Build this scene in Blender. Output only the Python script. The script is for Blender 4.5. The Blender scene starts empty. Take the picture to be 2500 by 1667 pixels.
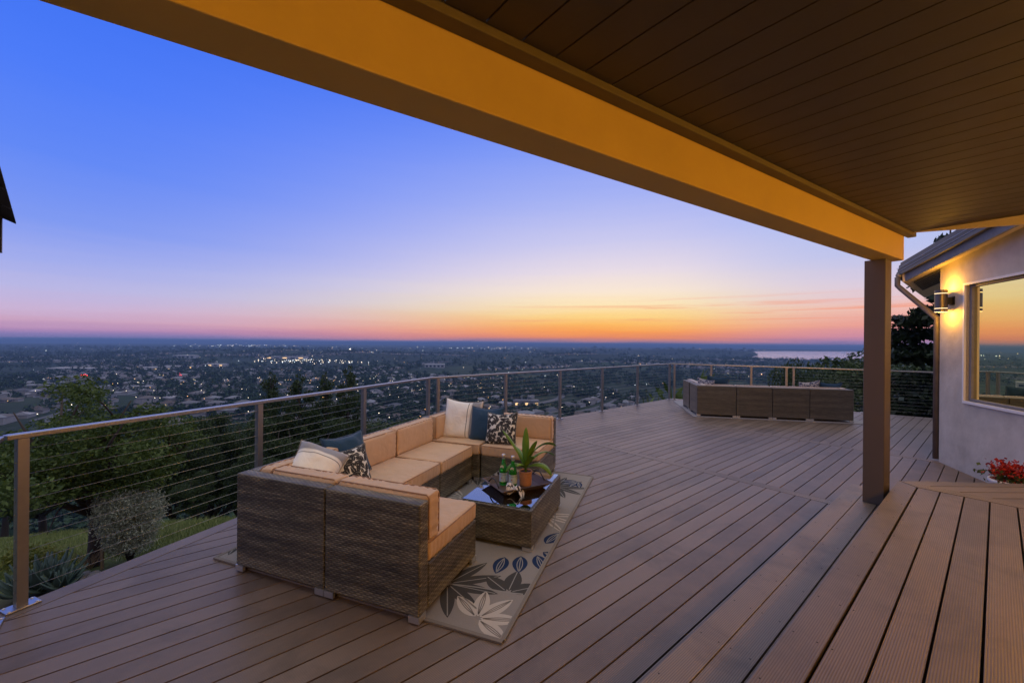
import bpy, math, random
import numpy as np
from mathutils import Vector, Matrix, noise
R = math.radians
rnd = random.Random(7)
S = bpy.context.scene
COL = S.collection

# ------------------------------------------------------------------ helpers
class MB:
    def __init__(s):
        s.v = []; s.f = []; s.m = []; s.uv = []
    def poly(s, pts, mat=0, uv=None):
        i = len(s.v); s.v += [tuple(p) for p in pts]; s.f.append(tuple(range(i, i+len(pts)))); s.m.append(mat)
        s.uv.append(uv or [(0, 0)]*len(pts))
    def box(s, x0, x1, y0, y1, z0, z1, mat=0, M=None):
        P = [(x0,y0,z0),(x1,y0,z0),(x1,y1,z0),(x0,y1,z0),(x0,y0,z1),(x1,y0,z1),(x1,y1,z1),(x0,y1,z1)]
        F = [(0,3,2,1),(4,5,6,7),(0,1,5,4),(1,2,6,5),(2,3,7,6),(3,0,4,7)]
        i = len(s.v)
        s.v += [tuple(M @ Vector(p)) if M else p for p in P]
        for k, f in enumerate(F):
            s.f.append(tuple(i+a for a in f)); s.m.append(mat)
            if k < 2:
                if x1-x0 >= y1-y0: s.uv.append([(P[a][0], P[a][1]) for a in f])
                else: s.uv.append([(P[a][1], P[a][0]) for a in f])
            elif k in (2, 4): s.uv.append([(P[a][0], P[a][2]) for a in f])
            else: s.uv.append([(P[a][1], P[a][2]) for a in f])
    def prism(s, pts, z0, z1, mat=0):
        n = len(pts)
        s.poly([(p[0],p[1],z1) for p in pts], mat, [(p[0],p[1]) for p in pts])
        s.poly([(p[0],p[1],z0) for p in reversed(pts)], mat, [(p[0],p[1]) for p in reversed(pts)])
        for k in range(n):
            a = pts[k]; b = pts[(k+1) % n]
            L = math.dist(a[:2], b[:2])
            s.poly([(a[0],a[1],z0),(b[0],b[1],z0),(b[0],b[1],z1),(a[0],a[1],z1)], mat, [(0,z0),(L,z0),(L,z1),(0,z1)])
    def tube(s, pts, r, n=8, mat=0, caps=True, sq=1.0):
        pts = [Vector(p) for p in pts]
        rs = r if isinstance(r, (list, tuple)) else [r]*len(pts)
        base = len(s.v); prev = None
        for k, p in enumerate(pts):
            d = (pts[min(k+1, len(pts)-1)] - pts[max(k-1, 0)])
            if d.length < 1e-9: d = Vector((0,0,1))
            d.normalize()
            if prev is None:
                a = Vector((0,0,1)) if abs(d.z) < .9 else Vector((1,0,0))
                prev = d.cross(a).normalized()
            x = (prev - d*prev.dot(d)).normalized(); prev = x; y = d.cross(x)
            for j in range(n):
                t = 2*math.pi*j/n
                s.v.append(tuple(p + (x*math.cos(t) + y*math.sin(t)*sq)*rs[k]))
        for k in range(len(pts)-1):
            for j in range(n):
                a = base+k*n+j; b = base+k*n+(j+1) % n
                s.f.append((a, b, b+n, a+n)); s.m.append(mat)
                s.uv.append([(j/n, k), ((j+1)/n, k), ((j+1)/n, k+1), (j/n, k+1)])
        if caps:
            for k, rev in ((0, True), (len(pts)-1, False)):
                f = [base+k*n+j for j in range(n)]
                if rev: f.reverse()
                s.f.append(tuple(f)); s.m.append(mat); s.uv.append([(0,0)]*n)
    def lathe(s, prof, n=24, mat=0, c=(0,0,0)):
        base = len(s.v)
        for (r, z) in prof:
            for j in range(n):
                t = 2*math.pi*j/n; s.v.append((c[0]+r*math.cos(t), c[1]+r*math.sin(t), c[2]+z))
        for k in range(len(prof)-1):
            for j in range(n):
                a = base+k*n+j; b = base+k*n+(j+1) % n
                s.f.append((a, b, b+n, a+n)); s.m.append(mat)
                s.uv.append([(j/n, prof[k][1]), ((j+1)/n, prof[k][1]), ((j+1)/n, prof[k+1][1]), (j/n, prof[k+1][1])])
    def build(s, name, mats, parent=None, smooth=False, bevel=0):
        me = bpy.data.meshes.new(name)
        me.from_pydata(s.v, [], s.f)
        if not isinstance(mats, (list, tuple)): mats = [mats]
        for m in mats: me.materials.append(m)
        me.polygons.foreach_set('material_index', s.m)
        ul = me.uv_layers.new(name='UVMap')
        ul.data.foreach_set('uv', [c for f in s.uv for p in f for c in p])
        if smooth: me.polygons.foreach_set('use_smooth', [True]*len(me.polygons))
        me.update()
        o = bpy.data.objects.new(name, me); COL.objects.link(o)
        if parent: o.parent = parent
        if bevel:
            b = o.modifiers.new('b', 'BEVEL'); b.width = bevel; b.segments = 2; b.limit_method = 'ANGLE'; b.angle_limit = R(40)
        return o

def arr_mesh(name, verts, k, mats, parent=None, midx=None):
    """mesh of n separate k-gons from an (n*k,3) array"""
    n = len(verts)//k
    me = bpy.data.meshes.new(name)
    me.vertices.add(n*k); me.vertices.foreach_set('co', np.asarray(verts, dtype=np.float32).ravel())
    me.loops.add(n*k); me.loops.foreach_set('vertex_index', np.arange(n*k, dtype=np.int32))
    me.polygons.add(n); me.polygons.foreach_set('loop_start', np.arange(0, n*k, k, dtype=np.int32))
    for m in (mats if isinstance(mats, (list, tuple)) else [mats]): me.materials.append(m)
    if midx is not None: me.polygons.foreach_set('material_index', np.asarray(midx, dtype=np.int32))
    me.update(calc_edges=True)
    o = bpy.data.objects.new(name, me); COL.objects.link(o)
    if parent: o.parent = parent
    return o

def tag(o, label=None, cat=None, group=None, kind=None):
    if label: o['label'] = label
    if cat: o['category'] = cat
    if group: o['group'] = group
    if kind: o['kind'] = kind
    return o
def thing(name, loc=(0,0,0), rz=0, label=None, cat=None, group=None):
    o = bpy.data.objects.new(name, None); COL.objects.link(o)
    o.location = loc; o.rotation_euler = (0,0,rz); o.empty_display_size = .1
    return tag(o, label, cat, group)
def copy_tree(o, parent=None):
    c = o.copy(); COL.objects.link(c)
    if parent: c.parent = parent
    for ch in list(o.children): copy_tree(ch, c)
    return c

# ---- materials
class NT:
    def __init__(s, name):
        s.mat = bpy.data.materials.new(name); s.mat.use_nodes = True
        s.t = s.mat.node_tree; s.t.nodes.clear()
        s.out = s.t.nodes.new('ShaderNodeOutputMaterial')
    def n(s, typ, **kw):
        nd = s.t.nodes.new('ShaderNode'+typ)
        for k, v in kw.items():
            if k.startswith('_'): setattr(nd, k[1:], v)
        for k, v in kw.items():
            if k.startswith('_'): continue
            key = int(k[1:]) if k[0] == 'i' and k[1:].isdigit() else k.replace('__', ' ')
            s.set(nd.inputs[key], v)
        return nd
    def set(s, inp, v):
        if isinstance(v, bpy.types.NodeSocket): s.t.links.new(v, inp)
        else:
            try: inp.default_value = v
            except Exception: inp.default_value = (*v, 1) if hasattr(v, '__len__') else (v, v, v)
    def math(s, op, a, b=0, c=0):
        return s.n('Math', _operation=op, i0=a, i1=b, i2=c).outputs[0]
    def mix(s, f, a, b, typ='MIX'):
        nd = s.n('Mix', _data_type='RGBA', _blend_type=typ)
        s.set(nd.inputs[0], f); s.set(nd.inputs[6], rgb(a)); s.set(nd.inputs[7], rgb(b))
        return nd.outputs[2]
    def ramp(s, f, stops, interp='LINEAR'):
        nd = s.n('ValToRGB', i0=f); cr = nd.color_ramp; cr.interpolation = interp
        while len(cr.elements) < len(stops): cr.elements.new(.5)
        for e, (p, c) in zip(cr.elements, stops):
            e.position = p; e.color = (*c[:3], 1) if hasattr(c, '__len__') else (c, c, c, 1)
        return nd.outputs[0]
    def noise(s, vec, scale, detail=3, rough=.5, dist=0):
        nd = s.n('TexNoise', Scale=scale, Detail=detail, Roughness=rough, Distortion=dist)
        if vec is not None: s.set(nd.inputs['Vector'], vec)
        return nd.outputs['Fac']
    def coord(s, which='Object'): return s.n('TexCoord').outputs[which]
    def mapping(s, vec, scale=(1,1,1), rot=(0,0,0), loc=(0,0,0)):
        nd = s.n('Mapping'); s.set(nd.inputs['Vector'], vec)
        nd.inputs['Scale'].default_value = scale; nd.inputs['Rotation'].default_value = rot; nd.inputs['Location'].default_value = loc
        return nd.outputs[0]
    def xyz(s, vec): 
        nd = s.n('SeparateXYZ'); s.set(nd.inputs[0], vec); return nd.outputs
    def bump(s, h, strength=.5, dist=.01):
        return s.n('Bump', Strength=strength, Distance=dist, Height=h).outputs[0]
    def bsdf(s, color, rough=.6, metal=0, normal=None, spec=.5, **kw):
        nd = s.n('BsdfPrincipled')
        s.set(nd.inputs['Base Color'], rgb(color)); s.set(nd.inputs['Roughness'], rough); s.set(nd.inputs['Metallic'], metal)
        s.set(nd.inputs['Specular IOR Level'], spec)
        for k, v in kw.items(): s.set(nd.inputs[k.replace('__', ' ')], v)
        if normal is not None: s.set(nd.inputs['Normal'], normal)
        s.t.links.new(nd.outputs[0], s.out.inputs[0]); return nd
def rgb(c):
    if isinstance(c, bpy.types.NodeSocket): return c
    return (*c[:3], 1) if hasattr(c, '__len__') else (c, c, c, 1)
def srgb(r, g, b):
    f = lambda c: (c/255/12.92) if c <= 10 else ((c/255+.055)/1.055)**2.4
    return (f(r), f(g), f(b))

def simple(name, col, rough=.6, metal=0, var=.15, scale=8, bump=0, bscale=60, spec=.5):
    t = NT(name); co = t.coord()
    n1 = t.noise(co, scale, 5, .6)
    c = t.mix(n1, tuple(x*(1-var) for x in col), tuple(min(1, x*(1+var)) for x in col))
    nm = t.bump(t.noise(co, bscale, 4), bump, .005) if bump else None
    r = t.math('MULTIPLY_ADD', t.noise(co, scale*2, 3), .15, rough-.07)
    t.bsdf(c, r, metal, nm, spec); return t.mat

def mat_board(name, ca, cb, gain=1.0):
    """grooved composite deck board, grain along local x"""
    t = NT(name); co = t.coord(); x, y, z = t.xyz(co)[0:3]
    isl = t.n('NewGeometry').outputs['Random Per Island']
    off = t.n('CombineXYZ', i0=t.math('MULTIPLY', isl, 37.0), i1=t.math('MULTIPLY', isl, 91.0), i2=0.0).outputs[0]
    v = t.n('VectorMath', _operation='ADD'); t.set(v.inputs[0], co); t.set(v.inputs[1], off); v = v.outputs[0]
    blot = t.noise(t.mapping(v, (1.1, 4, 1)), 1.6, 4, .6)
    grain = t.noise(t.mapping(v, (3, 150, 1)), 1.0, 4, .7)
    f = t.math('MULTIPLY_ADD', isl, .5, t.math('MULTIPLY', blot, .65))
    f = t.math('ADD', f, t.math('MULTIPLY_ADD', grain, .5, -.28))
    c = t.ramp(f, [(.2, tuple(a*.62 for a in ca)), (.5, ca), (.8, cb)])
    dirt = t.noise(co, 1.4, 6, .68, .5); c = t.mix(t.n('MapRange', i0=dirt, i1=.42, i2=.72).outputs[0], c, tuple(a*1.45 for a in ca)); c = t.mix(t.n('MapRange', i0=dirt, i1=.46, i2=.28).outputs[0], c, tuple(a*.62 for a in ca))
    spk = t.noise(co, 420, 2)
    c = t.mix(t.math('MULTIPLY', spk, .35), c, tuple(a*1.5 for a in ca))
    rib = t.math('SINE', t.math('MULTIPLY', y, 2*math.pi/.0092))
    rib = t.math('MULTIPLY_ADD', rib, .5, .5)
    c = t.mix(t.math('MULTIPLY', t.math('POWER', rib, 2.0), .58), c, tuple(a*.42 for a in ca))
    h = t.math('MULTIPLY_ADD', rib, -1.0, t.math('MULTIPLY', grain, .6))
    t.bsdf(c, t.math('MULTIPLY_ADD', grain, .2, .32), 0, t.bump(h, .55, .0016), .5)
    return t.mat

def mat_wicker(name='wicker', stops=[(.22, (.042,.036,.025)), (.43, (.115,.102,.070)), (.66, (.29,.265,.185))]):
    t = NT(name); uv = t.coord('UV'); x, y, z = t.xyz(uv)[0:3]
    ry = t.math('DIVIDE', y, .0130); cx = t.math('DIVIDE', x, .024)
    row = t.math('FLOOR', ry); colm = t.math('FLOOR', cx)
    par = t.math('MODULO', t.math('ABSOLUTE', t.math('ADD', row, colm)), 2)
    sy = t.math('SINE', t.math('MULTIPLY', t.math('FRACT', ry), math.pi))
    sx = t.math('SINE', t.math('MULTIPLY', t.math('FRACT', cx), math.pi))
    hgt = t.math('MULTIPLY', t.math('POWER', sy, .6), t.math('MULTIPLY_ADD', t.math('MULTIPLY', sx, t.math('MULTIPLY_ADD', par, 2, -1)), .30, .70))
    rv = t.n('CombineXYZ', i0=t.math('MULTIPLY', x, 5.5), i1=t.math('MULTIPLY', row, .83), i2=0.0).outputs[0]
    obr = t.n('ObjectInfo').outputs['Random']
    rv2 = t.n('VectorMath', _operation='ADD'); t.set(rv2.inputs[0], rv); t.set(rv2.inputs[1], t.n('CombineXYZ', i0=t.math('MULTIPLY', obr, 50), i1=0.0, i2=0.0).outputs[0])
    streak = t.noise(rv2.outputs[0], 1.3, 4, .65)
    band = t.noise(t.n('CombineXYZ', i0=t.math('MULTIPLY', x, .8), i1=t.math('MULTIPLY', y, 14), i2=obr).outputs[0], 1.0, 3)
    f = t.math('MULTIPLY_ADD', band, .8, t.math('MULTIPLY_ADD', streak, .9, -.38))
    c = t.ramp(f, stops)
    c = t.mix(t.math('MULTIPLY_ADD', hgt, -1.25, .95), c, (.014,.011,.009))
    t.bsdf(c, .42, 0, t.bump(hgt, .9, .004), .5); return t.mat

def mat_cushion(name, ca, cb, wr=1.0):
    t = NT(name); co = t.coord(); x, y, z = t.xyz(co)[0:3]
    w1 = t.noise(co, 16, 2, .4, .5)
    w2 = t.noise(co, 7, 3, .5, 1.4)
    h = t.math('MULTIPLY_ADD', w1, .9, t.math('MULTIPLY', w2, .9))
    weave = t.noise(co, 700, 2)
    c = t.mix(t.noise(co, 5, 4), ca, cb)
    c = t.mix(t.math('MULTIPLY', weave, .2), c, tuple(a*.6 for a in ca))
    t.bsdf(c, .75, 0, t.bump(h, .35*wr, .012), .25, Sheen__Weight=.15); return t.mat

# ------------------------------------------------------------------ frames of reference (all horizontal directions, metres)
AU = math.atan2(.639, .769)            # the deck boards run along this direction
AS = math.atan2(.935, .356) - math.pi/2  # near seating group: local y points away from the house
def UQ(u, q, z=0): return Vector((u*.769 - q*.639, u*.639 + q*.769, z))
def toUQ(X, Y): return (X*.769 + Y*.639, -(X*.639 - Y*.769))

# ------------------------------------------------------------------ camera
cam = bpy.data.cameras.new('Camera'); co_ = bpy.data.objects.new('Camera', cam); COL.objects.link(co_)
cam.sensor_width = 36; cam.lens = 985/2500*36; cam.clip_start = .05; cam.clip_end = 60000
cam.shift_y = 2.5/2500
co_.location = (0, 0, 1.66)
co_.rotation_euler = (Matrix.Rotation(R(90), 3, 'X') @ Matrix.Rotation(R(.5), 3, 'Z')).to_euler()
S.camera = co_

# ------------------------------------------------------------------ world: dusk sky
def make_world():
    w = bpy.data.worlds.new('World'); S.world = w; w.use_nodes = True
    t = NT.__new__(NT); t.t = w.node_tree; t.t.nodes.clear()
    out = t.t.nodes.new('ShaderNodeOutputWorld')
    co = t.coord('Generated'); x, y, z = t.xyz(co)[0:3]
    # thin cirrus bars low in the west warp the gradient a little
    cl = t.noise(t.mapping(co, (1.6, 1.6, 42)), 1.7, 6, .6, .4)
    az = t.math('ARCTAN2', x, y)
    zz = t.math('ADD', z, t.math('MULTIPLY', t.math('ADD', cl, -.5), .02))
    f = t.math('MULTIPLY', zz, 2.0)
    def st(l): return [(max(0, min(1, e*2)), srgb(*c)) for e, c in l]
    west = t.ramp(f, st([(-.01,(112,104,140)),(.000,(128,112,146)),(.005,(176,128,140)),(.013,(232,138,100)),(.027,(252,160,84)),(.045,(255,188,100)),(.065,(255,214,136)),(.092,(255,231,182)),(.125,(251,232,212)),(.17,(234,221,230)),(.24,(203,202,239)),(.33,(168,180,244)),(.43,(132,157,246)),(.5,(100,136,246))]))
    south = t.ramp(f, st([(-.01,(92,108,160)),(.000,(104,112,166)),(.006,(140,126,180)),(.016,(182,142,186)),(.03,(204,164,194)),(.05,(204,180,214)),(.085,(186,184,230)),(.125,(164,174,237)),(.19,(128,154,242)),(.29,(98,137,246)),(.41,(77,124,248)),(.5,(66,116,244))]))
    fac = t.n('MapRange', _interpolation_type='SMOOTHSTEP', i0=t.math('ABSOLUTE', t.math('SUBTRACT', az, .24)), i1=1.12, i2=.0).outputs[0]
    low = t.mix(fac, south, west)
    right = t.ramp(f, st([(-.01,(110,110,160)),(.004,(150,125,170)),(.016,(205,140,165)),(.04,(236,160,150)),(.07,(240,190,180)),(.11,(222,205,222)),(.17,(190,196,236)),(.26,(170,190,245)),(.5,(120,155,245))]))
    rf = t.n('MapRange', _interpolation_type='SMOOTHSTEP', i0=az, i1=.35, i2=.8).outputs[0]
    low = t.mix(rf, low, right)
    # pink bar clouds right of the glow
    bars = t.noise(t.mapping(co, (1.5, 1.5, 75), loc=(3,1,0)), 1.3, 6, .66, .5)
    bm = t.n('MapRange', i0=bars, i1=.52, i2=.64).outputs[0]
    win = t.math('MULTIPLY', t.n('MapRange', i0=z, i1=.03, i2=.055).outputs[0], t.n('MapRange', i0=z, i1=.115, i2=.075).outputs[0])
    win = t.math('MULTIPLY', win, t.n('MapRange', i0=az, i1=-.25, i2=.35).outputs[0])
    low = t.mix(t.math('MULTIPLY', t.math('MULTIPLY', bm, win), .8), low, srgb(244,150,120))
    east = t.ramp(f, st([(0,(90,100,140)),(.1,(130,135,175)),(.3,(120,135,190)),(.5,(115,130,195))]))
    ef = t.n('MapRange', _interpolation_type='SMOOTHSTEP', i0=y, i1=.25, i2=-.35).outputs[0]
    low = t.mix(ef, low, east)
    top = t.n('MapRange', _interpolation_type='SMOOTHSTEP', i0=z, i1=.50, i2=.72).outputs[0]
    c = t.mix(top, low, (.86,.80,.80))  # sky overhead, out of view, made bright and neutral as fill light on the deck
    below = t.n('MapRange', i0=z, i1=.0, i2=-.004).outputs[0]
    c = t.mix(below, c, srgb(52,66,104))
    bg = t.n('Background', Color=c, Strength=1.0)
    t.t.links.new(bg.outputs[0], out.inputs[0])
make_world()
S.view_settings.view_transform = 'Standard'; S.view_settings.look = 'None'
S.view_settings.exposure = 0; S.view_settings.gamma = 1

# ------------------------------------------------------------------ materials
M = {}
M['deck'] = mat_board('deck_board', (.155,.117,.093), (.245,.190,.155))
M['deck_up'] = mat_board('deck_board_upper', (.175,.138,.105), (.28,.21,.14))
M['screw'] = simple('screw', (.03,.025,.02), .5, .4)
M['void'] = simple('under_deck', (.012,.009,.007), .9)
M['steel'] = simple('brushed_steel', (.46,.44,.42), .30, 1.0, .1, 30, .1, 200)
M['steel_post'] = simple('satin_steel', (.36,.33,.30), .38, .9, .1, 20, .1, 300)
M['cable'] = simple('steel_cable', (.38,.38,.33), .35, 1.0)
M['wicker'] = mat_wicker()
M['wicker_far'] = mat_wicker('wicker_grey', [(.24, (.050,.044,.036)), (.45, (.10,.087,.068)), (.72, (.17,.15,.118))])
M['foot'] = simple('aluminium_foot', (.6,.6,.6), .35, .8)
M['cushion'] = mat_cushion('tan_cushion', (.56,.375,.235), (.64,.44,.28))
M['cushion_pale'] = mat_cushion('pale_cushion', (.45,.40,.40), (.52,.47,.46))
M['pipe'] = simple('cushion_piping', (.34,.20,.12), .8)
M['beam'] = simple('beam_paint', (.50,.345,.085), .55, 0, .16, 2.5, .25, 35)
M['post'] = simple('post_paint', (.10,.080,.062), .5, 0, .1, 4, .08, 120)
M['trim'] = simple('ceiling_trim', (.09,.072,.04), .6)
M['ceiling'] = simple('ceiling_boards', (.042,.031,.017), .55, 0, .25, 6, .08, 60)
M['gap'] = simple('dark_gap', (.008,.006,.004), .9)
M['white'] = simple('white_paint', (.75,.74,.72), .5, 0, .06)
M['soffit'] = simple('soffit_paint', (.52,.44,.33), .7, 0, .12, 5, .2, 40)
M['fascia'] = simple('weathered_fascia', (.22,.21,.21), .7, 0, .3, 18, .5, 60)
M['roofmetal'] = simple('grey_roof_metal', (.10,.10,.115), .45, .3, .1, 5)
M['seam'] = simple('seam_highlight', (.55,.56,.6), .3, .6)
M['black'] = simple('black_metal', (.02,.019,.018), .4, .3)
M['sconce'] = simple('sconce_metal', (.16,.14,.12), .35, .8)
M['terracotta'] = simple('clay_pot', (.45,.21,.10), .7, 0, .25, 20, .2)
M['wood_dark'] = simple('dark_wood', (.07,.038,.024), .5, 0, .4, 14, .2)
M['soil'] = simple('soil', (.03,.02,.015), .95)
M['stake'] = simple('wooden_stake', (.30,.22,.13), .8)
M['rock'] = simple('pale_rock', (.26,.24,.22), .9, 0, .4, 30, .6, 30)
M['bark'] = simple('bark', (.055,.042,.034), .9, 0, .4, 12, .8, 25)

def mat_stucco():
    t = NT('stucco'); co = t.coord()
    big = t.noise(co, 1.1, 4, .6, .6); mid = t.noise(co, 5, 4, .6)
    c = t.ramp(t.math('MULTIPLY_ADD', mid, .4, t.math('MULTIPLY', big, .7)), [(.34, (.37,.335,.285)), (.52, (.50,.455,.385)), (.72, (.62,.57,.49))])
    t.bsdf(c, .85, 0, t.bump(t.math('ADD', t.noise(co, 14, 5, .6), t.math('MULTIPLY', t.noise(co, 120, 3), .3)), .4, .01), .2)
    return t.mat
M['stucco'] = mat_stucco()
def emis(name, col, s):
    t = NT(name); e = t.n('Emission', Color=rgb(col), Strength=s); t.t.links.new(e.outputs[0], t.out.inputs[0])
    t.mat.cycles.emission_sampling = 'NONE'; return t.mat
M['slit'] = emis('lamp_slit', (1,.72,.40), 3.0)
M['bulb'] = emis('lamp_lens', (1,.68,.34), 6.0)
def mat_window():
    t = NT('window_glass')
    g = t.n('BsdfGlossy', Color=rgb((1.0,.95,.55)), Roughness=.0)
    d = t.n('BsdfDiffuse', Color=rgb((.02,.02,.018)))
    mx = t.n('MixShader', i0=.88, i1=d.outputs[0], i2=g.outputs[0]); t.t.links.new(mx.outputs[0], t.out.inputs[0]); return t.mat
M['window'] = mat_window()
def mat_tableglass():
    t = NT('table_glass')
    fr = t.n('LayerWeight', Blend=.30).outputs['Fresnel']
    g = t.n('BsdfGlossy', Color=rgb((.95,.98,1)), Roughness=.015)
    tr = t.n('BsdfTransparent', Color=rgb((.75,.85,.83)))
    mx = t.n('MixShader', i0=t.math('MULTIPLY_ADD', fr, .9, .33), i1=tr.outputs[0], i2=g.outputs[0]); t.t.links.new(mx.outputs[0], t.out.inputs[0]); return t.mat
M['tableglass'] = mat_tableglass()
def mat_bottle():
    t = NT('green_glass')
    b = t.bsdf((.05,.48,.07), .05, 0, None, .6, Transmission__Weight=.75, IOR=1.3)
    b.inputs['Emission Color'].default_value = (0,0,0,1); return t.mat
M['bottle'] = mat_bottle()
def leaf(name, a, b, trans=.15, rough=.55):
    t = NT(name); isl = t.n('NewGeometry').outputs['Random Per Island']
    c = t.mix(isl, a, b)
    p = t.n('BsdfPrincipled', Roughness=rough); t.set(p.inputs['Base Color'], c); p.inputs['Specular IOR Level'].default_value = .3
    tr = t.n('BsdfTranslucent', Color=c)
    mx = t.n('MixShader', i0=trans, i1=p.outputs[0], i2=tr.outputs[0]); t.t.links.new(mx.outputs[0], t.out.inputs[0]); return t.mat
M['oak_leaf'] = leaf('oak_leaf', (.040,.075,.014), (.125,.185,.042), .3)
M['dark_leaf'] = leaf('dark_leaf', (.022,.042,.014), (.075,.11,.034), .2)
M['conifer_leaf'] = leaf('conifer_leaf', (.008,.016,.008), (.028,.045,.016), .1)
M['olive_leaf'] = leaf('olive_leaf', (.22,.25,.16), (.50,.53,.38), .15)
M['agave'] = leaf('agave_leaf', (.06,.11,.09), (.13,.19,.15), .05)
M['yellow_leaf'] = leaf('yellow_weed', (.10,.13,.02), (.24,.24,.04), .2)
M['grassb'] = leaf('grass_blade', (.12,.17,.04), (.30,.33,.11), .2)
M['red_petal'] = leaf('red_flower', (.25,.012,.010), (.50,.035,.02), .15)
M['plant_leaf'] = leaf('houseplant_leaf', (.09,.20,.025), (.17,.32,.05), .15, .3)
M['far_leaf'] = leaf('distant_foliage', (.014,.034,.018), (.042,.080,.034), .05, .9)

# ------------------------------------------------------------------ decks
def clip(poly, a, b, c):
    """keep a*x+b*y<=c"""
    out = []
    for i in range(len(poly)):
        P = poly[i]; Q = poly[(i+1) % len(poly)]
        dp = a*P[0]+b*P[1]-c; dq = a*Q[0]+b*Q[1]-c
        if dp <= 0: out.append(P)
        if (dp < 0 < dq) or (dq < 0 < dp):
            k = dp/(dp-dq); out.append((P[0]+(Q[0]-P[0])*k, P[1]+(Q[1]-P[1])*k))
    return out
def boards(mb, zone, y0, y1, pitch=.1435, gap=.0105, z0=-.025, z1=0, phase=0):
    y = y0+phase
    while y < y1:
        p = clip(clip(zone, 0, 1, y+pitch-gap/2), 0, -1, -(y+gap/2))
        if len(p) > 2:
            xs = [a[0] for a in p]; ys = [a[1] for a in p]
            if max(xs)-min(xs) > .04 and max(ys)-min(ys) > .01: mb.prism(p, z0, z1)
        y += pitch
DECK = [(-3.13,2.34),(-1.36,6.86),(4.85,12.30),(7.52,10.92),(10.1,9.10),(8.3,3.0),(3.0,-2.0),(-1.2,.10)]
dq = [toUQ(*p) for p in DECK]
if sum(dq[i][0]*dq[(i+1)%8][1]-dq[(i+1)%8][0]*dq[i][1] for i in range(8)) < 0: dq.reverse()
deck = thing('deck', (0,0,0), AU); tag(deck, 'wide grey brown grooved composite board deck on the lower level', 'deck', kind='structure')
# edge line A in uq
eA, eB = toUQ(-3.13,2.34), toUQ(-1.36,6.86)
ex, ey = eB[0]-eA[0], eB[1]-eA[1]; eL = math.hypot(ex, ey); ex /= eL; ey /= eL
nx, ny = -ey, ex
if nx*1+ny*(-1) > 0 and False: pass
# outward normal: away from deck centroid
cxm = sum(p[0] for p in dq)/8; cym = sum(p[1] for p in dq)/8
if (cxm-eA[0])*nx+(cym-eA[1])*ny > 0: nx, ny = -nx, -ny
inner = clip(dq, nx, ny, nx*eA[0]+ny*eA[1]-.145)
for name, lo, hi, ph in (('board_field', -20, 5.262, 0), ('board_field', 5.405, 8.35, .05), ('board_field', 8.49, 30, .10)):
    mb = MB(); z = clip(clip(inner, 1, 0, hi), -1, 0, -lo)
    boards(mb, z, -3.3, 6.4, phase=ph-.018); mb.build(name, M['deck'], deck, bevel=.0025)
for lo, hi in ((5.268, 5.399), (8.356, 8.484)):
    mb = MB(); z = clip(clip(inner, 1, 0, hi), -1, 0, -lo)
    # divider board, grain across: built turned so its grooves run along it
    ob = MB(); ob.prism([(p[1], -p[0]) for p in z], -.025, .001)
    o = ob.build('divider_board', M['deck'], deck, bevel=.0025); o.rotation_euler = (0,0,R(90))
# border board along edge A
ang = math.atan2(ey, ex); mb = MB()
mb.prism([(0,0),(eL,0),(eL,.13),(0,.13)] , -.14, .001) if False else None
sgn = 1 if (-math.sin(ang)*(-nx)+math.cos(ang)*(-ny)) > 0 else -1
mb.box(0, eL-.02, min(0, sgn*.138), max(0, sgn*.138), -.025, .001)
o = mb.build('border_board', M['deck'], deck, bevel=.0025); o.location = (eA[0], eA[1], 0); o.rotation_euler = (0,0,ang)
mb = MB(); mb.prism(clip(dq, nx, ny, nx*eA[0]+ny*eA[1]-.02), -.24, -.032); mb.build('deck_frame', M['void'], deck)

# step and upper deck (local frame u, q)
step = thing('deck_step', (0,0,0), AU); tag(step, 'two board wide step between lower and upper deck', 'step', kind='structure')
mb = MB()
mb.box(-4, 5.47, .605, .7075, .145, .17); mb.box(-4, 5.62, .860, .998, .145, .17); mb.box(-4, 5.47, .716, .855, .145, .17)
mb.box(5.475, 5.613, .617, .855, .145, .1695)
sc = [(u, q) for u in np.arange(-2, 5.3, .41) for q in (.885, .972, .742, .829)]
for u, q in sc: mb.lathe([(0.0001,.1712),(.0042,.1712),(.0042,.168)], 8, 1, (u+rnd.uniform(-.006,.006), q, 0))
mb.build('tread', [M['deck_up'], M['screw']], step, bevel=.003)
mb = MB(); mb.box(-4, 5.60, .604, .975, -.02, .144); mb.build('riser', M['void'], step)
updk = thing('upper_deck', (0,0,0), AU); tag(updk, 'raised brown grooved board deck in the near right corner', 'deck', kind='structure')
uA = toUQ(3.805,3.967)
mb = MB()
zone1 = [(-4,-3.2),(5.325,-3.2),(5.325,.47),(-4,.47)]
boards(mb, zone1, -3.2, .48, pitch=.1455, z0=.315, z1=.34, phase=.0325)
mb.prism([(-4,.479),(5.33,.479),(5.462,.618),(-4,.618)], .315, .34)
for u in np.arange(-2, 5.3, .41):
    for q in (.595, .505, .452): mb.lathe([(0.0001,.3414),(.0042,.3414),(.0042,.338)], 8, 1, (u+.1+rnd.uniform(-.006,.006), q, 0))
mb.build('board_field', [M['deck_up'], M['screw']], updk, bevel=.003)
ob = MB(); ob.prism([(-.616,-5.465),(-.475,-5.465+.135),(3.2,-5.33),(3.2,-5.467)][::1], .315, .341)
ob = MB(); pts = [(5.332,-3.2),(5.468,-3.2),(5.468,.612),(5.336,.474)]
ob.prism([(p[1], -p[0]) for p in pts], .315, .341); o = ob.build('divider_board', M['deck_up'], updk, bevel=.003); o.rotation_euler = (0,0,R(90))
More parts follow.
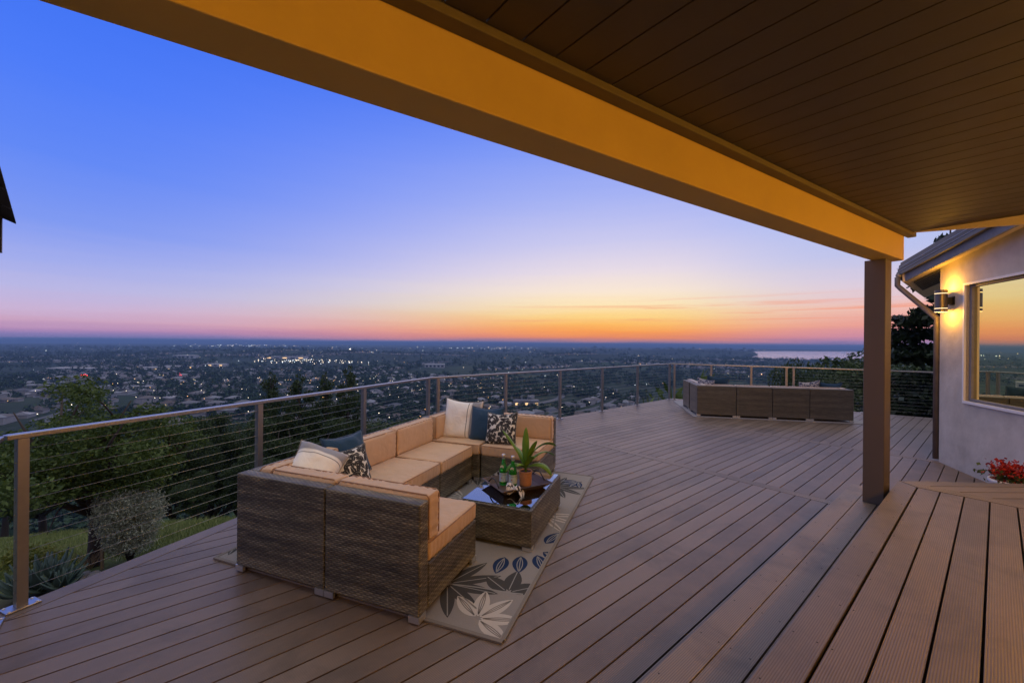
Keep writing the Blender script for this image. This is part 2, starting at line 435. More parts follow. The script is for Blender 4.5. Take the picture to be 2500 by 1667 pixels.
# zone 2: boards parallel to world x
z2 = [UQ(5.474,.60), (5.40,3.875,0), (4.66,1.93,0), UQ(5.474,-1.5)]
z2 = [(p[0], p[1]) for p in z2]
if sum(z2[i][0]*z2[(i+1)%4][1]-z2[(i+1)%4][0]*z2[i][1] for i in range(4)) < 0: z2.reverse()
mb = MB(); boards(mb, z2, 1.0, 4.1, pitch=.1455, z0=.315, z1=.34, phase=.04)
o = mb.build('board_field', M['deck_up'], updk, bevel=.003); o.rotation_euler = (0,0,-AU)
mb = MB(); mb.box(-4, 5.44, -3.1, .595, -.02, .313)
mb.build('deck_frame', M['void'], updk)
mb = MB(); zz = [(p[0]*.985+.06, p[1]*.985+.02) for p in z2]; mb.prism(z2, -.02, .312)
o = mb.build('skirt_board', M['deck_up'], updk); o.rotation_euler = (0,0,-AU)

# ------------------------------------------------------------------ cable railing
POSTBASE = None
def rail_run(p0, p1, posts, label, ends=(.0,.0)):
    """p0->p1 on the deck; posts are distances along the run"""
    d = Vector((p1[0]-p0[0], p1[1]-p0[1], 0)); L = d.length; a = math.atan2(d.y, d.x)
    t = thing('cable_railing', (p0[0], p0[1], 0), a, label, 'railing', 'runs of cable railing round the deck')
    mb = MB(); mb.box(-ends[0], L+ends[1], -.032, .032, 1.045, 1.075)
    mb.build('top_rail', M['steel'], t, bevel=.004)
    for s in posts:
        mb = MB(); mb.box(s-.025, s+.025, -.025, .025, .012, 1.043)
        for k in range(12):
            z = .10+.0795*k
            for sx in (-.026, .026): mb.tube([(s+sx, 0, z), (s+sx*1.18, 0, z)], .006, 8, 1)
        po = mb.build('post', [M['steel_post'], M['cable']], t, bevel=.002)
        mb = MB(); mb.box(s-.075, s+.075, -.05, .05, .001, .012)
        for sx in (-.058, .058):
            for sy in (-.036, .036): mb.lathe([(.0001,.0175),(.008,.0165),(.009,.012)], 8, 1, (s+sx, sy, 0))
        mb.build('base_plate', [M['steel'], M['foot']], po, bevel=.003)
    for k in range(12):
        z = .10+.0795*k
        mb = MB(); mb.tube([(posts[0], 0, z), (posts[-1], 0, z)], .0017, 6); mb.build('cable', M['cable'], t, smooth=True)
c0 = (-3.05, 2.43); c1 = (-1.335, 6.70)
c2 = (4.80, 12.16); c3 = (7.45, 10.80); c4 = (9.95, 9.08)
def along(p0, p1, px):
    k = (px-1250)/985.0; dx, dy = p1[0]-p0[0], p1[1]-p0[1]
    t_ = (k*p0[1]-p0[0])/(dx-k*dy); return t_*math.hypot(dx, dy)
rail_run((c0[0]-.005, c0[1]-.035), (c0[0]+.639*3.2, c0[1]-.769*3.2), [.12, 1.6, 3.1], 'short railing run leaving the picture at its left edge')
LA = math.dist(c0, c1)
rail_run(c0, c1, [.07, along(c0, c1, 634), along(c0, c1, 889), LA-.09], 'long railing run on the left with the big oak behind it')
LB = math.dist(c1, c2)
rail_run(c1, c2, [.13]+[along(c1, c2, px) for px in (1235.5, 1368, 1471, 1557)]+[LB-.09], 'railing run along the far deck edge behind the tan sofa group')
LC = math.dist(c2, c3)
rail_run(c2, c3, [.10]+[along(c2, c3, px) for px in (1737, 1835)]+[LC-.08], 'railing run directly behind the far grey sofa group')
LD = math.dist(c3, c4)
rail_run(c3, c4, [.08, LD*.5, LD-.05], 'railing run between the far sofa group and the white house')

# ------------------------------------------------------------------ seating
def rounded(mb, x0, x1, y0, y1, z0, z1, r=.02, n=9, puff=.0, mat=0, seed=0):
    """soft box with rounded edges and slightly puffed faces"""
    cx, cy, cz = (x0+x1)/2, (y0+y1)/2, (z0+z1)/2; hx, hy, hz = (x1-x0)/2, (y1-y0)/2, (z1-z0)/2
    def ax(h, k):
        inner = h-r; a = [-h, -inner-r*.3] if k else []
        pts = [-1+2*i/(k) for i in range(k+1)]
        return pts
    nx_, ny_, nz_ = (max(5, min(44, int(2*h/.017))) for h in (hx, hy, hz))
    def remap(t, h):   # denser near the ends
        s = math.copysign(abs(t)**.75, t); return s
    def put(a, b, c):
        p = Vector((a*hx, b*hy, c*hz)); q = Vector((max(-hx+r, min(hx-r, p.x)), max(-hy+r, min(hy-r, p.y)), max(-hz+r, min(hz-r, p.z))))
        d = p-q
        if d.length > 1e-9: p = q+d.normalized()*r
        ea, eb, ec = 1-a*a, 1-b*b, 1-c*c
        if hz == min(hx, hy, hz): p.z += math.copysign(puff*(max(0, ea*eb))**.5, c)*abs(c)
        elif hy == min(hx, hy, hz): p.y += math.copysign(puff*(max(0, ea*ec))**.5, b)*abs(b)
        else: p.x += math.copysign(puff*(max(0, eb*ec))**.5, a)*abs(a)
        w = noise.noise(Vector((p.x*6+seed, p.y*6, p.z*6)))*.006+noise.noise(Vector((p.x*15+seed, p.y*15-seed, p.z*11)))*.0035
        k3 = noise.noise(Vector((p.x*3+seed, p.y*3, p.z*3)))*2.2
        if hz == min(hx, hy, hz): g_ = max(abs(a), abs(b))**10; ph = (p.x if abs(b) > abs(a) else p.y)*120; f3 = Vector((a if abs(a) > abs(b) else 0, b if abs(b) >= abs(a) else 0, .6*c))
        elif hy == min(hx, hy, hz): g_ = max(abs(a), abs(c))**9; ph = (p.x if abs(c) > abs(a) else p.z)*115; f3 = Vector((a if abs(a) > abs(c) else 0, .7*b, c if abs(c) >= abs(a) else 0))
        else: g_ = max(abs(b), abs(c))**9; ph = (p.y if abs(c) > abs(b) else p.z)*115; f3 = Vector((.7*a, b if abs(b) > abs(c) else 0, c if abs(c) >= abs(b) else 0))
        p += f3*(g_*.0034*math.sin(ph+k3*3)*(1+k3*.5))
        return (cx+p.x+w*.6, cy+p.y+w*.6, cz+p.z+w)
    def face(fn, na, nb):
        i = len(mb.v)
        for j in range(nb+1):
            for k in range(na+1): mb.v.append(put(*fn(remap(-1+2*k/na, 1), remap(-1+2*j/nb, 1))))
        for j in range(nb):
            for k in range(na):
                a = i+j*(na+1)+k; mb.f.append((a, a+1, a+na+2, a+na+1)); mb.m.append(mat); mb.uv.append([(0,0)]*4)
    face(lambda a, b: (a, b, 1), nx_, ny_); face(lambda a, b: (-a, b, -1), nx_, ny_)
    face(lambda a, b: (a, -1, b), nx_, nz_); face(lambda a, b: (-a, 1, b), nx_, nz_)
    face(lambda a, b: (1, a, b), ny_, nz_); face(lambda a, b: (-1, -a, b), ny_, nz_)
def cushion(name, parent, b, mat, r=.022, puff=.012, seed=0, pipe='z'):
    mb = MB(); rounded(mb, *b, r=r, puff=puff, seed=seed)
    x0, x1, y0, y1, z0, z1 = b; e = .005; k = r*.32
    if pipe == 'z':
        for z in (z1-k,):
            mb.tube([(x0+k-e,y0+r,z),(x0+k-e,y1-r,z),(x0+r,y1-k+e,z),(x1-r,y1-k+e,z),(x1-k+e,y1-r,z),(x1-k+e,y0+r,z),(x1-r,y0+k-e,z),(x0+r,y0+k-e,z),(x0+k-e,y0+r,z)], .0042, 6, 1)
    elif pipe == 'y':
        for y in (y0+k, y1-k):
            mb.tube([(x0+k-e,y,z0+r),(x0+k-e,y,z1-r),(x0+r,y,z1-k+e),(x1-r,y,z1-k+e),(x1-k+e,y,z1-r),(x1-k+e,y,z0+r),(x1-r,y,z0+k-e),(x0+r,y,z0+k-e),(x0+k-e,y,z0+r)], .0042, 6, 1)
    elif pipe == 'x':
        for x in (x0+k, x1-k):
            mb.tube([(x,y0+k-e,z0+r),(x,y0+k-e,z1-r),(x,y0+r,z1-k+e),(x,y1-r,z1-k+e),(x,y1-k+e,z1-r),(x,y1-k+e,z0+r),(x,y1-r,z0+k-e),(x,y0+r,z0+k-e),(x,y0+k-e,z0+r)], .0042, 6, 1)
    o = mb.build(name, [mat, M['pipe']], parent, smooth=True); return o
def foot_mb(x, y, sx, sy):
    mb = MB(); L = .075
    mb.box(min(x, x+sx*L), max(x, x+sx*L), min(y, y+sy*.02), max(y, y+sy*.02), .006, .045)
    mb.box(min(x, x+sx*.02), max(x, x+sx*.02), min(y+sy*.0202, y+sy*L), max(y+sy*.0202, y+sy*L), .0062, .0452)
    mb.box(min(x, x+sx*L)+.008, max(x, x+sx*L)-.008, min(y, y+sy*L)+.008, max(y, y+sy*L)-.008, .0, .0058, 1)
    return mb
BT = .095; DP = .755
def module(loc, rz, w, side, label, group, cush, back_h=.70, wk='wicker'):
    """x along the back (0..w), y from back to front; side: None, 'L' (extra back at x=0), 'R' (at x=w)"""
    t = thing('sofa_module', loc, rz, label, 'sofa section', group)
    g = .004
    mb = MB()
    mb.box(g, w-g, BT+.002, DP, .045, .315)
    mb.box(g, w-g, 0, BT, .045, back_h)
    if side == 'L': mb.box(g, BT, BT+.002, DP-.001, .3152, back_h)
    if side == 'R': mb.box(w-BT, w-g, BT+.002, DP-.001, .3152, back_h)
    mb.build('wicker_frame', M[wk], t, bevel=.010)
    for (x, y, sx, sy) in ((g-.002,-.003,1,1),(w-g+.002,-.003,-1,1),(g-.002,DP+.003,1,-1),(w-g+.002,DP+.003,-1,-1)):
        foot_mb(x, y, sx, sy).build('foot', [M['foot'], M['black']], t)
    xa = g + (BT if side == 'L' else 0); xb = w-g-(BT if side == 'R' else 0)
    cushion('seat_cushion', t, (xa+.004, xb-.004, BT+.006, DP+.012, .316, .437), cush, seed=w*9+loc[0]*3)
    y1 = BT+.006
    cushion('back_cushion', t, (xa+.004 + (.12 if side == 'L' else 0), xb-.004-(.12 if side == 'R' else 0), y1, y1+.125, .439, .722), cush, r=.02, puff=.018, seed=loc[1]*5, pipe='y')
    if side:
        X = (xa+.004, xa+.122) if side == 'L' else (xb-.122, xb-.004)
        cushion('back_cushion', t, (*X, y1, DP-.01, .439, .722), cush, r=.02, puff=.016, seed=loc[1]*7, pipe='x')
    return t
d1 = Vector((-.935,.356,0)); d2 = Vector((.356,.935,0))
def SS(s1, s2, z=0): return d1*s1+d2*s2+Vector((0,0,z))
ZR = .006
G1 = 'tan cushioned wicker sofa sections of the near group'
# near row: backs towards the camera.  local x must run along +(-d1)? -> x = -d1 , y = d2 (right handed)
ang0 = math.atan2(-d1.y, -d1.x)
WA, WC = .725, .825
s1L, s2N = 2.875, 2.008
module(SS(1.325+WA, s2N, ZR), ang0, WA, None, 'armless tan sofa section nearest the camera, its right side open', G1, M['cushion'])
module(SS(s1L, s2N, ZR), ang0, WC, 'L', 'near corner tan sofa section beneath the white, blue and leafy pillows', G1, M['cushion'])
# long row: back along s1=s1L, facing -d1. local y = -d1, local x = -d2 ; origin at larger s2
ang1 = math.atan2(-d2.y, -d2.x)
sq0 = s2N+DP+.02+.04
module(SS(s1L, s2N+.83+.72, ZR), ang1, .72, None, 'armless tan sofa section right of the near pillows, facing the table', G1, M['cushion'])
module(SS(s1L, s2N+.83+1.44, ZR), ang1, .72, None, 'armless tan sofa section between its twin and the far corner section', G1, M['cushion'])
# far corner: back faces the valley (y=-d2 side). local y = -d2, x = d1
ang2 = math.atan2(d1.y, d1.x)
s2F = s2N+.83+1.44+.82
module(SS(s1L-WC, s2F, ZR), ang2, WC, 'R', 'far corner tan sofa section under the upright white pillow', G1, M['cushion'])
module(SS(s1L-WC-WA-.01, s2F, ZR), ang2, WA, None, 'tan sofa end section farthest right, behind the potted plant', G1, M['cushion'])

# pillows
def mat_pillow_white():
    t = NT('white_pillow'); uv = t.coord('UV'); x = t.xyz(uv)[0]; co = t.coord()
    stripe = t.ramp(x, [(0,(.90,.87,.80)),(.615,(.90,.87,.80)),(.62,(.10,.10,.11)),(.632,(.10,.10,.11)),(.637,(.90,.87,.80)),(.70,(.70,.67,.62)),(.71,(.22,.23,.26)),(.93,(.26,.27,.31)),(.94,(.62,.58,.53))], 'LINEAR')
    wv = t.noise(co, 300, 3, .7)
    c = t.mix(t.math('MULTIPLY', wv, .3), stripe, (.62,.60,.56))
    h = t.math('ADD', t.noise(co, 9, 3, .5, 1.0), t.math('MULTIPLY', wv, .12))
    t.bsdf(c, .9, 0, t.bump(h, .5, .02), .1, Sheen__Weight=.2); return t.mat
def mat_pillow_blue():
    t = NT('blue_pillow'); co = t.coord(); wv = t.noise(co, 400, 2)
    c = t.mix(wv, (.010,.038,.085), (.026,.075,.145))
    t.bsdf(c, .8, 0, t.bump(t.math('ADD', t.noise(co, 8, 3, .5, 1.0), t.math('MULTIPLY', wv, .1)), .5, .02), .2, Sheen__Weight=.25); return t.mat
def mat_leafy(name, dark, light, scale=8.5, a=.21, b=.50):
    """white leaf shapes scattered over a dark cloth, from the cell pattern of a voronoi"""
    t = NT(name); uv = t.coord('UV'); tot = None
    for k, (sc_, off) in enumerate(((scale, 0), (scale*1.1, 5.3), (scale*.9, 9.1))):
        v = t.mapping(uv, (sc_, sc_, 1), loc=(off, off*.7, 0))
        vo = t.n('TexVoronoi', _voronoi_dimensions='2D', Scale=1.0); t.set(vo.inputs['Vector'], v)
        d = t.n('VectorMath', _operation='SUBTRACT'); t.set(d.inputs[0], v); t.set(d.inputs[1], vo.outputs['Position'])
        r = t.n('VectorRotate', _rotation_type='Z_AXIS'); t.set(r.inputs['Vector'], d.outputs[0]); t.set(r.inputs['Angle'], t.math('MULTIPLY', t.xyz(vo.outputs['Color'])[0], 6.28))
        lx, ly, _ = t.xyz(r.outputs[0])[0:3]
        bend = t.math('ADD', lx, t.math('MULTIPLY', t.math('MULTIPLY', ly, ly), .5))
        wdt = t.math('MULTIPLY', t.math('SUBTRACT', 1.0, t.math('POWER', t.math('DIVIDE', t.math('ABSOLUTE', ly), b), 1.5)), a)
        m_ = t.math('LESS_THAN', t.math('ABSOLUTE', bend), wdt)
        vein = t.math('GREATER_THAN', t.math('ABSOLUTE', bend), .012)
        m_ = t.math('MULTIPLY', m_, vein)
        tot = m_ if tot is None else t.math('MAXIMUM', tot, m_)
    co = t.coord(); wv = t.noise(co, 350, 2)
    c = t.mix(tot, dark, light); c = t.mix(t.math('MULTIPLY', wv, .25), c, (.2,.2,.2))
    t.bsdf(c, .85, 0, t.bump(t.math('ADD', t.noise(co, 8, 3, .5, 1.0), t.math('MULTIPLY', wv, .1)), .45, .02), .2); return t.mat
M['p_white'] = mat_pillow_white(); M['p_blue'] = mat_pillow_blue()
M['p_leaf'] = mat_leafy('leafy_pillow', (.74,.72,.66), (.010,.010,.014), 7.5, .31, .58)
M['p_navy_leaf'] = mat_leafy('navy_leafy', (.015,.03,.10), (.5,.5,.52), 9)
M['fringe'] = simple('pillow_fringe', (.30,.26,.22), .9)
def pillow(name, size, thick, mat, label, loc, rot, group=None, fringe=False, seed=1, plump=1.0):
    n = 22; mb = MB(); h = size/2
    def P(i, j, sgn):
        a = -1+2*i/n; b = -1+2*j/n
        a = math.copysign(abs(a)**.85, a); b = math.copysign(abs(b)**.85, b)
        ex_ = 1-.085*(1-b*b)**1.0*abs(a)**3; ey_ = 1-.085*(1-a*a)**1.0*abs(b)**3     # sides pulled in, corners stay out
        x = a*h*ex_; y = b*h*ey_
        z = thick/2*(max(0, (1-abs(a)**2.6)*(1-abs(b)**2.6)))**.55
        z *= 1+.12*noise.noise(Vector((a*1.7+seed, b*1.7, seed)))
        y -= .02*(1-a*a)*(b > 0)*b*plump
        return (x, y, sgn*z + .012*noise.noise(Vector((a*2+seed, b*2, 3))))
    for sgn in (1, -1):
        i0 = len(mb.v)
        for j in range(n+1):
            for i in range(n+1): mb.v.append(P(i, j, sgn))
        for j in range(n):
            for i in range(n):
                a = i0+j*(n+1)+i; f = (a, a+1, a+n+2, a+n+1)
                uv = [(i/n, j/n), ((i+1)/n, j/n), ((i+1)/n, (j+1)/n), (i/n, (j+1)/n)]
                if sgn < 0: f = f[::-1]; uv = uv[::-1]
                mb.f.append(f); mb.m.append(0); mb.uv.append(uv)
    ring = [P(i, 0, 1) for i in range(n)]+[P(n, j, 1) for j in range(n)]+[P(i, n, 1) for i in range(n, 0, -1)]+[P(0, j, 1) for j in range(n, 0, -1)]
    ring.append(ring[0]); mb.tube(ring, .004 if not fringe else .003, 6, 1 if fringe else 0, caps=False)
    if fringe:
        rr = random.Random(seed)
        for k in range(len(ring)-1):
            for q in range(4):
                a = Vector(ring[k]).lerp(Vector(ring[k+1]), q/4); o_ = a.normalized()*rr.uniform(.006,.014)+Vector((rr.uniform(-.004,.004), rr.uniform(-.004,.004), rr.uniform(-.003,.003)))
                mb.tube([a, a+o_], [.0014, .0006], 3, 1, caps=False)
    o = mb.build(name, [mat, M['fringe']], None, smooth=True)
    # weld duplicated rim
    o.location = loc; o.rotation_euler = rot
    o.modifiers.new('w', 'WELD').merge_threshold = .0005
    s_ = o.modifiers.new('s', 'SUBSURF'); s_.levels = 1; s_.render_levels = 1
    tag(o, label, 'pillow', group); return o
def facing(nrm, tilt, spin=0):
    """pillow whose face looks along horizontal nrm, leaning back by tilt, spun in its own plane"""
    n_ = Vector(nrm).normalized(); n_ = (n_*math.cos(tilt)+Vector((0,0,1))*math.sin(tilt)).normalized()
    x_ = Vector((0,0,1)).cross(n_).normalized(); y_ = n_.cross(x_)
    m_ = Matrix((x_, y_, n_)).transposed() @ Matrix.Rotation(spin, 3, 'Z'); return m_.to_euler()
GP = 'throw pillows on the near sofa group'
nA = -d1*.80-d2*.6
pillow('throw_pillow', .41, .27, M['p_white'], 'white pillow with grey stripe and dark fringe, in the near corner of the sofa', SS(2.60,2.43,.645), facing(-d1*.75-d2*.65, R(44), R(62)), GP, True, 3)
pillow('throw_pillow', .39, .17, M['p_blue'], 'plain blue pillow tilted behind the near black and white leaf pillow', SS(2.69,2.88,.635), facing(-d1*.95-d2*.42, R(24), R(4)), GP, False, 5)
pillow('throw_pillow', .39, .16, M['p_leaf'], 'black and white leaf print pillow standing nearer the camera', SS(2.50,2.68,.575), facing(-d1*.9-d2*.55, R(26), R(4)), GP, False, 8)
pillow('throw_pillow', .52, .17, M['p_white'], 'upright white pillow with grey side stripe in the far sofa corner', SS(2.43,4.62,.67), facing(-d1*.15-d2*1, R(14), R(-3)), GP, True, 11)
pillow('throw_pillow', .45, .15, M['p_blue'], 'plain blue pillow standing between white and leaf print pillows', SS(2.08,4.60,.640), facing(-d1*.1-d2*1, R(14), R(1)), GP, False, 14)
pillow('throw_pillow', .40, .14, M['p_leaf'], 'black and white leaf print pillow by the far blue one', SS(1.84,4.50,.625), facing(-d1*.0-d2*1, R(22), R(4)), GP, False, 17)

# rug
def make_rug():
    t = NT('rug_weave'); co = t.coord(); v = t.noise(t.mapping(co, (1,1,1)), 260, 3, .7)
    c = t.mix(v, (.20,.19,.18), (.36,.34,.32)); b = t.noise(co, 2.2, 3)
    c = t.mix(t.math('MULTIPLY', b, .5), c, (.24,.235,.235))
    t.bsdf(c, .95, 0, t.bump(v, .6, .003), .1); m0 = t.mat
    def lf(name, a, b_):
        t = NT(name); co = t.coord(); v = t.noise(co, 240, 3, .7); c = t.mix(v, a, b_)
        t.bsdf(c, .95, 0, t.bump(v, .6, .003), .1); return t.mat
    m1 = lf('rug_grey_leaf', (.045,.045,.045), (.085,.085,.085)); m2 = lf('rug_blue_leaf', (.010,.025,.075), (.025,.05,.13))
    m3 = lf('rug_cream_leaf', (.42,.39,.35), (.60,.57,.52)); m4 = lf('rug_line', (.22,.22,.21), (.34,.34,.33)); m5 = lf('rug_border', (.17,.155,.14), (.26,.24,.22))
    W, L = 2.35, 2.97
    t_ = MB()
    # W along -d1 (x), L along d2 (y); origin at left near corner
    t_.box(0, W, 0, L, 0, .009, 0)
    z = [.0092]
    def leafp(x, y, a, l, w, m):
        ca, sa = math.cos(a), math.sin(a); n = 9; z[0] += .00002
        def T(s, o): return (x+ca*s-sa*o, y+sa*s+ca*o)
        up = []; dn = []
        for i in range(n+1):
            s = i/n; ww = w*math.sin(math.pi*min(1, s**.85))**.8*.5 if 0 < s < 1 else 0.0
            up.append(T(s*l, ww)); dn.append(T(s*l, -ww))
        pl = dn+up[::-1][1:-1] if False else dn[:]+up[1:-1][::-1]
        def clipall(pl):
            for (A, B, C) in ((1,0,W-.02),(-1,0,-.02),(0,1,L-.02),(0,-1,-.02)):
                if pl: pl = clip(pl, A, B, C)
            return pl
        pl = clipall(pl)
        if len(pl) > 2:
            t_.poly([(p[0],p[1],z[0]) for p in pl], m)
            for off in (-.22, .22, 0) if m == 3 else (0, .3, -.3) if m == 2 else (0,):
                ln = [T((.06+.88*i/8)*l, w*off*.5*math.sin(math.pi*i/8)*1.2) for i in range(9)]
                lw = .0035
                q = [(p[0]-sa*lw, p[1]+ca*lw) for p in ln]+[(p[0]+sa*lw, p[1]-ca*lw) for p in ln[::-1]]
                q = clipall(q[::-1])
                if len(q) > 2: t_.poly([(p[0],p[1],z[0]+.0002) for p in q], 4 if m != 3 else 5)
    def stem(pts, m=4, w=.006):
        z[0] += .00002
        for a, b in zip(pts, pts[1:]):
            dx, dy = b[0]-a[0], b[1]-a[1]; l = math.hypot(dx, dy) or 1; nx_, ny_ = -dy/l*w, dx/l*w
            q = [(a[0]-nx_, a[1]-ny_), (b[0]-nx_, b[1]-ny_), (b[0]+nx_, b[1]+ny_), (a[0]+nx_, a[1]+ny_)]
            if all(.01 < p[0] < W-.01 and .01 < p[1] < L-.01 for p in q): t_.poly([(p[0],p[1],z[0]) for p in q], m)
    # grey fans, blue sprigs and cream fans repeat along the long side
    def fan(x, y, a0, m, n, l, w, spread):
        for k in range(n):
            a = a0+spread*(k/(n-1)-.5); leafp(x+.02*math.cos(a), y+.02*math.sin(a), a, l*(1-.18*abs(k/(n-1)-.5)), w, m)
    for bx in (2.02, 1.0, .1):
        fan(bx-.22, .36, R(35), 1, 7, .36, .095, R(190)); fan(bx+.12, .12, R(60), 3, 5, .26, .10, R(170))
        fan(bx+.20, .42, R(95), 1, 3, .24, .12, R(110)); stem([(bx-.22,.36),(bx,.40),(bx+.2,.42),(bx+.3,.44)])
        for k, (dx, dy, a) in enumerate(((0.02,.80,-85),(.13,.86,-75),(.24,.92,-60),(.25,1.12,75),(.12,1.10,110),(.0,1.05,120),(.27,.98,-20))):
            leafp(bx+dx, dy+.02, R(a), .23, .115, 2)
        stem([(bx-.1,.92),(bx+.05,.97),(bx+.28,1.02)])
        for yy in (1.45,):
            fan(bx+.05, yy+.22, R(-60), 3, 6, .40, .075, R(150)); fan(bx+.18, yy+.32, R(-170), 3, 5, .36, .07, R(100))
            stem([(bx+.25,yy-.1),(bx+.2,yy+.2),(bx+.1,yy+.55),(bx,yy+.8)])
        fan(bx-.30, 1.18, R(160), 1, 5, .28, .08, R(160)); fan(bx-.42, .62, R(120), 2, 3, .2, .09, R(90))
        fan(bx, 2.45, R(30), 1, 6, .36, .09, R(180)); fan(bx+.2, 2.72, R(-120), 2, 4, .22, .08, R(90)); fan(bx-.35, 1.9, R(-20), 1, 6, .34, .09, R(200))
    # bound edge
    for b in ((-.004,W+.004,-.012,.012),(-.004,W+.004,L-.012,L+.012)): t_.box(b[0], b[1], b[2], b[3], .001, .0125, 5)
    for b in ((-.012,.012),(W-.012,W+.012)): t_.box(b[0], b[1], .0125, L-.0125, .001, .0123, 5)
    o = t_.build('outdoor_rug', [m0,m1,m2,m3,m4,m5]); return o
rug = make_rug(); rug.location = SS(.83+2.35, 2.065, .0015); rug.rotation_euler = (0,0,ang0)
tag(rug, 'grey outdoor rug with blue, grey and cream leaves under the near sofa group', 'rug')

# coffee table
ct = thing('coffee_table', SS(1.61, 3.02, .0105), ang0, 'low wicker coffee table with glass top on the leaf rug', 'table')
TW, TL, TH = .635, .945, .325
mb = MB(); mb.box(0, TW, 0, TL, .03, TH); mb.build('wicker_base', M['wicker'], ct, bevel=.008)
for (x, y, sx, sy) in ((0,-.002,1,1),(TW,-.002,-1,1),(0,TL+.002,1,-1),(TW,TL+.002,-1,-1)):
    f_ = foot_mb(x, y, sx, sy); f_.v = [(a, b, c*.68) for a, b, c in f_.v]; f_.build('foot', [M['foot'], M['black']], ct)
mb = MB(); mb.box(.018, TW-.018, .018, TL-.018, TH+.002, TH+.008); mb.build('glass_top', M['tableglass'], ct, bevel=.001)
TT = .0105+TH+.0085
def onT(x, y, z=0): return SS(1.61-x, 3.02+y, TT+z)
# tray: four sloping boards with leather handles, turned on the table
tr = thing('serving_tray', onT(.345,.455), ang0+R(50), 'dark wooden tray with raised sloping rim and curved handles', 'tray')
mb = MB(); a, b = .20, .145; o1, o2 = .26, .205; h = .055
mb.box(-a, a, -b, b, .001, .012)
cs = [(-a,-b),(a,-b),(a,b),(-a,b)]; co2 = [(-o1,-o2),(o1,-o2),(o1,o2),(-o1,o2)]; ci = [(-o1+.014,-o2+.014),(o1-.014,-o2+.014),(o1-.014,o2-.014),(-o1+.014,o2-.014)]
for k in range(4):
    j = (k+1) % 4
    mb.poly([(*cs[k],.001),(*cs[j],.001),(*co2[j],h),(*co2[k],h)]); mb.poly([(*co2[k],h),(*co2[j],h),(*ci[j],h+.002),(*ci[k],h+.002)])
    mb.poly([(*ci[k],h+.002),(*ci[j],h+.002),(*[c*.97 for c in cs[j]],.0125),(*[c*.97 for c in cs[k]],.0125)])
mb.build('tray_body', M['wood_dark'], tr)
for sx in (-1, 1):
    mb = MB(); mb.tube([(sx*(.235), -.10+.2*i/12, .052+.055*math.sin(math.pi*i/12)) for i in range(13)], .006, 8); mb.build('handle', M['black'], tr, smooth=True)
def txt(s, size, loc, parent, mat, R_=None, rad=None):
    """lettering bent round a bottle of radius rad (z up), as a mesh"""
    cu = bpy.data.curves.new('txt', 'FONT'); cu.body = s; cu.size = size; cu.align_x = 'CENTER'; cu.align_y = 'CENTER'
    ob = bpy.data.objects.new('txt', cu); COL.objects.link(ob)
    dg = bpy.context.evaluated_depsgraph_get(); me = bpy.data.meshes.new_from_object(ob.evaluated_get(dg))
    bpy.data.objects.remove(ob); 
    for v in me.vertices:
        x, y = v.co.x, v.co.y; t_ = x/rad
        v.co = Vector((rad*math.sin(t_), -rad*math.cos(t_), y))
    me.materials.append(mat); o = bpy.data.objects.new('lettering', me); COL.objects.link(o); o.parent = parent; o.location = loc
    return o
M['label'] = simple('bottle_label', (.42,.55,.62), .6, 0, .12, 60)
M['label2'] = simple('neck_label', (.55,.52,.45), .6, 0, .1, 60)
M['ink'] = simple('label_ink', (.02,.03,.07), .6); M['redstar'] = simple('label_star', (.5,.02,.02), .6)
M['cap'] = simple('bottle_cap', (.62,.60,.60), .35, .7)
def bottle(loc, rz, label):
    t = thing('water_bottle', loc, rz, label, 'bottle', 'green bottles on the serving tray')
    prof = [(.0001,0),(.034,.0),(.037,.006),(.037,.125),(.034,.150),(.022,.185),(.0155,.205),(.0138,.262),(.0001,.262)]
    mb = MB(); mb.lathe(prof, 28); mb.build('glass', M['bottle'], t, smooth=True)
    mb = MB(); n = 26
    mb.lathe([(.0376,.032),(.0376,.112)], 28); lb = mb.build('label', M['label'], t, smooth=True)
    txt('S.PELLEGRINO', .0155, (0,0,.098), lb, M['ink'], rad=.0381)
    mb = MB(); pts = []
    for k in range(10):
        r_ = .0085 if k % 2 == 0 else .0034; a = math.pi/2+k*math.pi/5; pts.append((r_*math.cos(a), r_*math.sin(a)))
    mb.poly([(.0382*math.sin((p[0])/.0382), -.0382*math.cos((p[0])/.0382), .068+p[1]) for p in pts]); mb.build('star', M['redstar'], lb)
    mb = MB(); mb.lathe([(.0001,-.0395),(.0165,-.0395),(.0168,-.037),(.014,-.028)], 22)
    mb.v = [(x*1.0, z_+.010, .163+y*1.0) for x, y, z_ in mb.v]; mb.build('neck_label', M['label2'], t)
    mb = MB(); mb.lathe([(.0139,.232),(.0150,.233),(.0150,.255),(.0160,.257),(.0160,.276),(.0001,.277)], 20); mb.build('cap', M['cap'], t, smooth=True)
b1 = bottle(onT(.225,.425,.0135), ang0+R(-8), 'green glass bottle, left of the two on the tray')
b2 = bottle(onT(.325,.405,.0135), ang0+R(6), 'green glass bottle next to the clay flower pot on the tray')
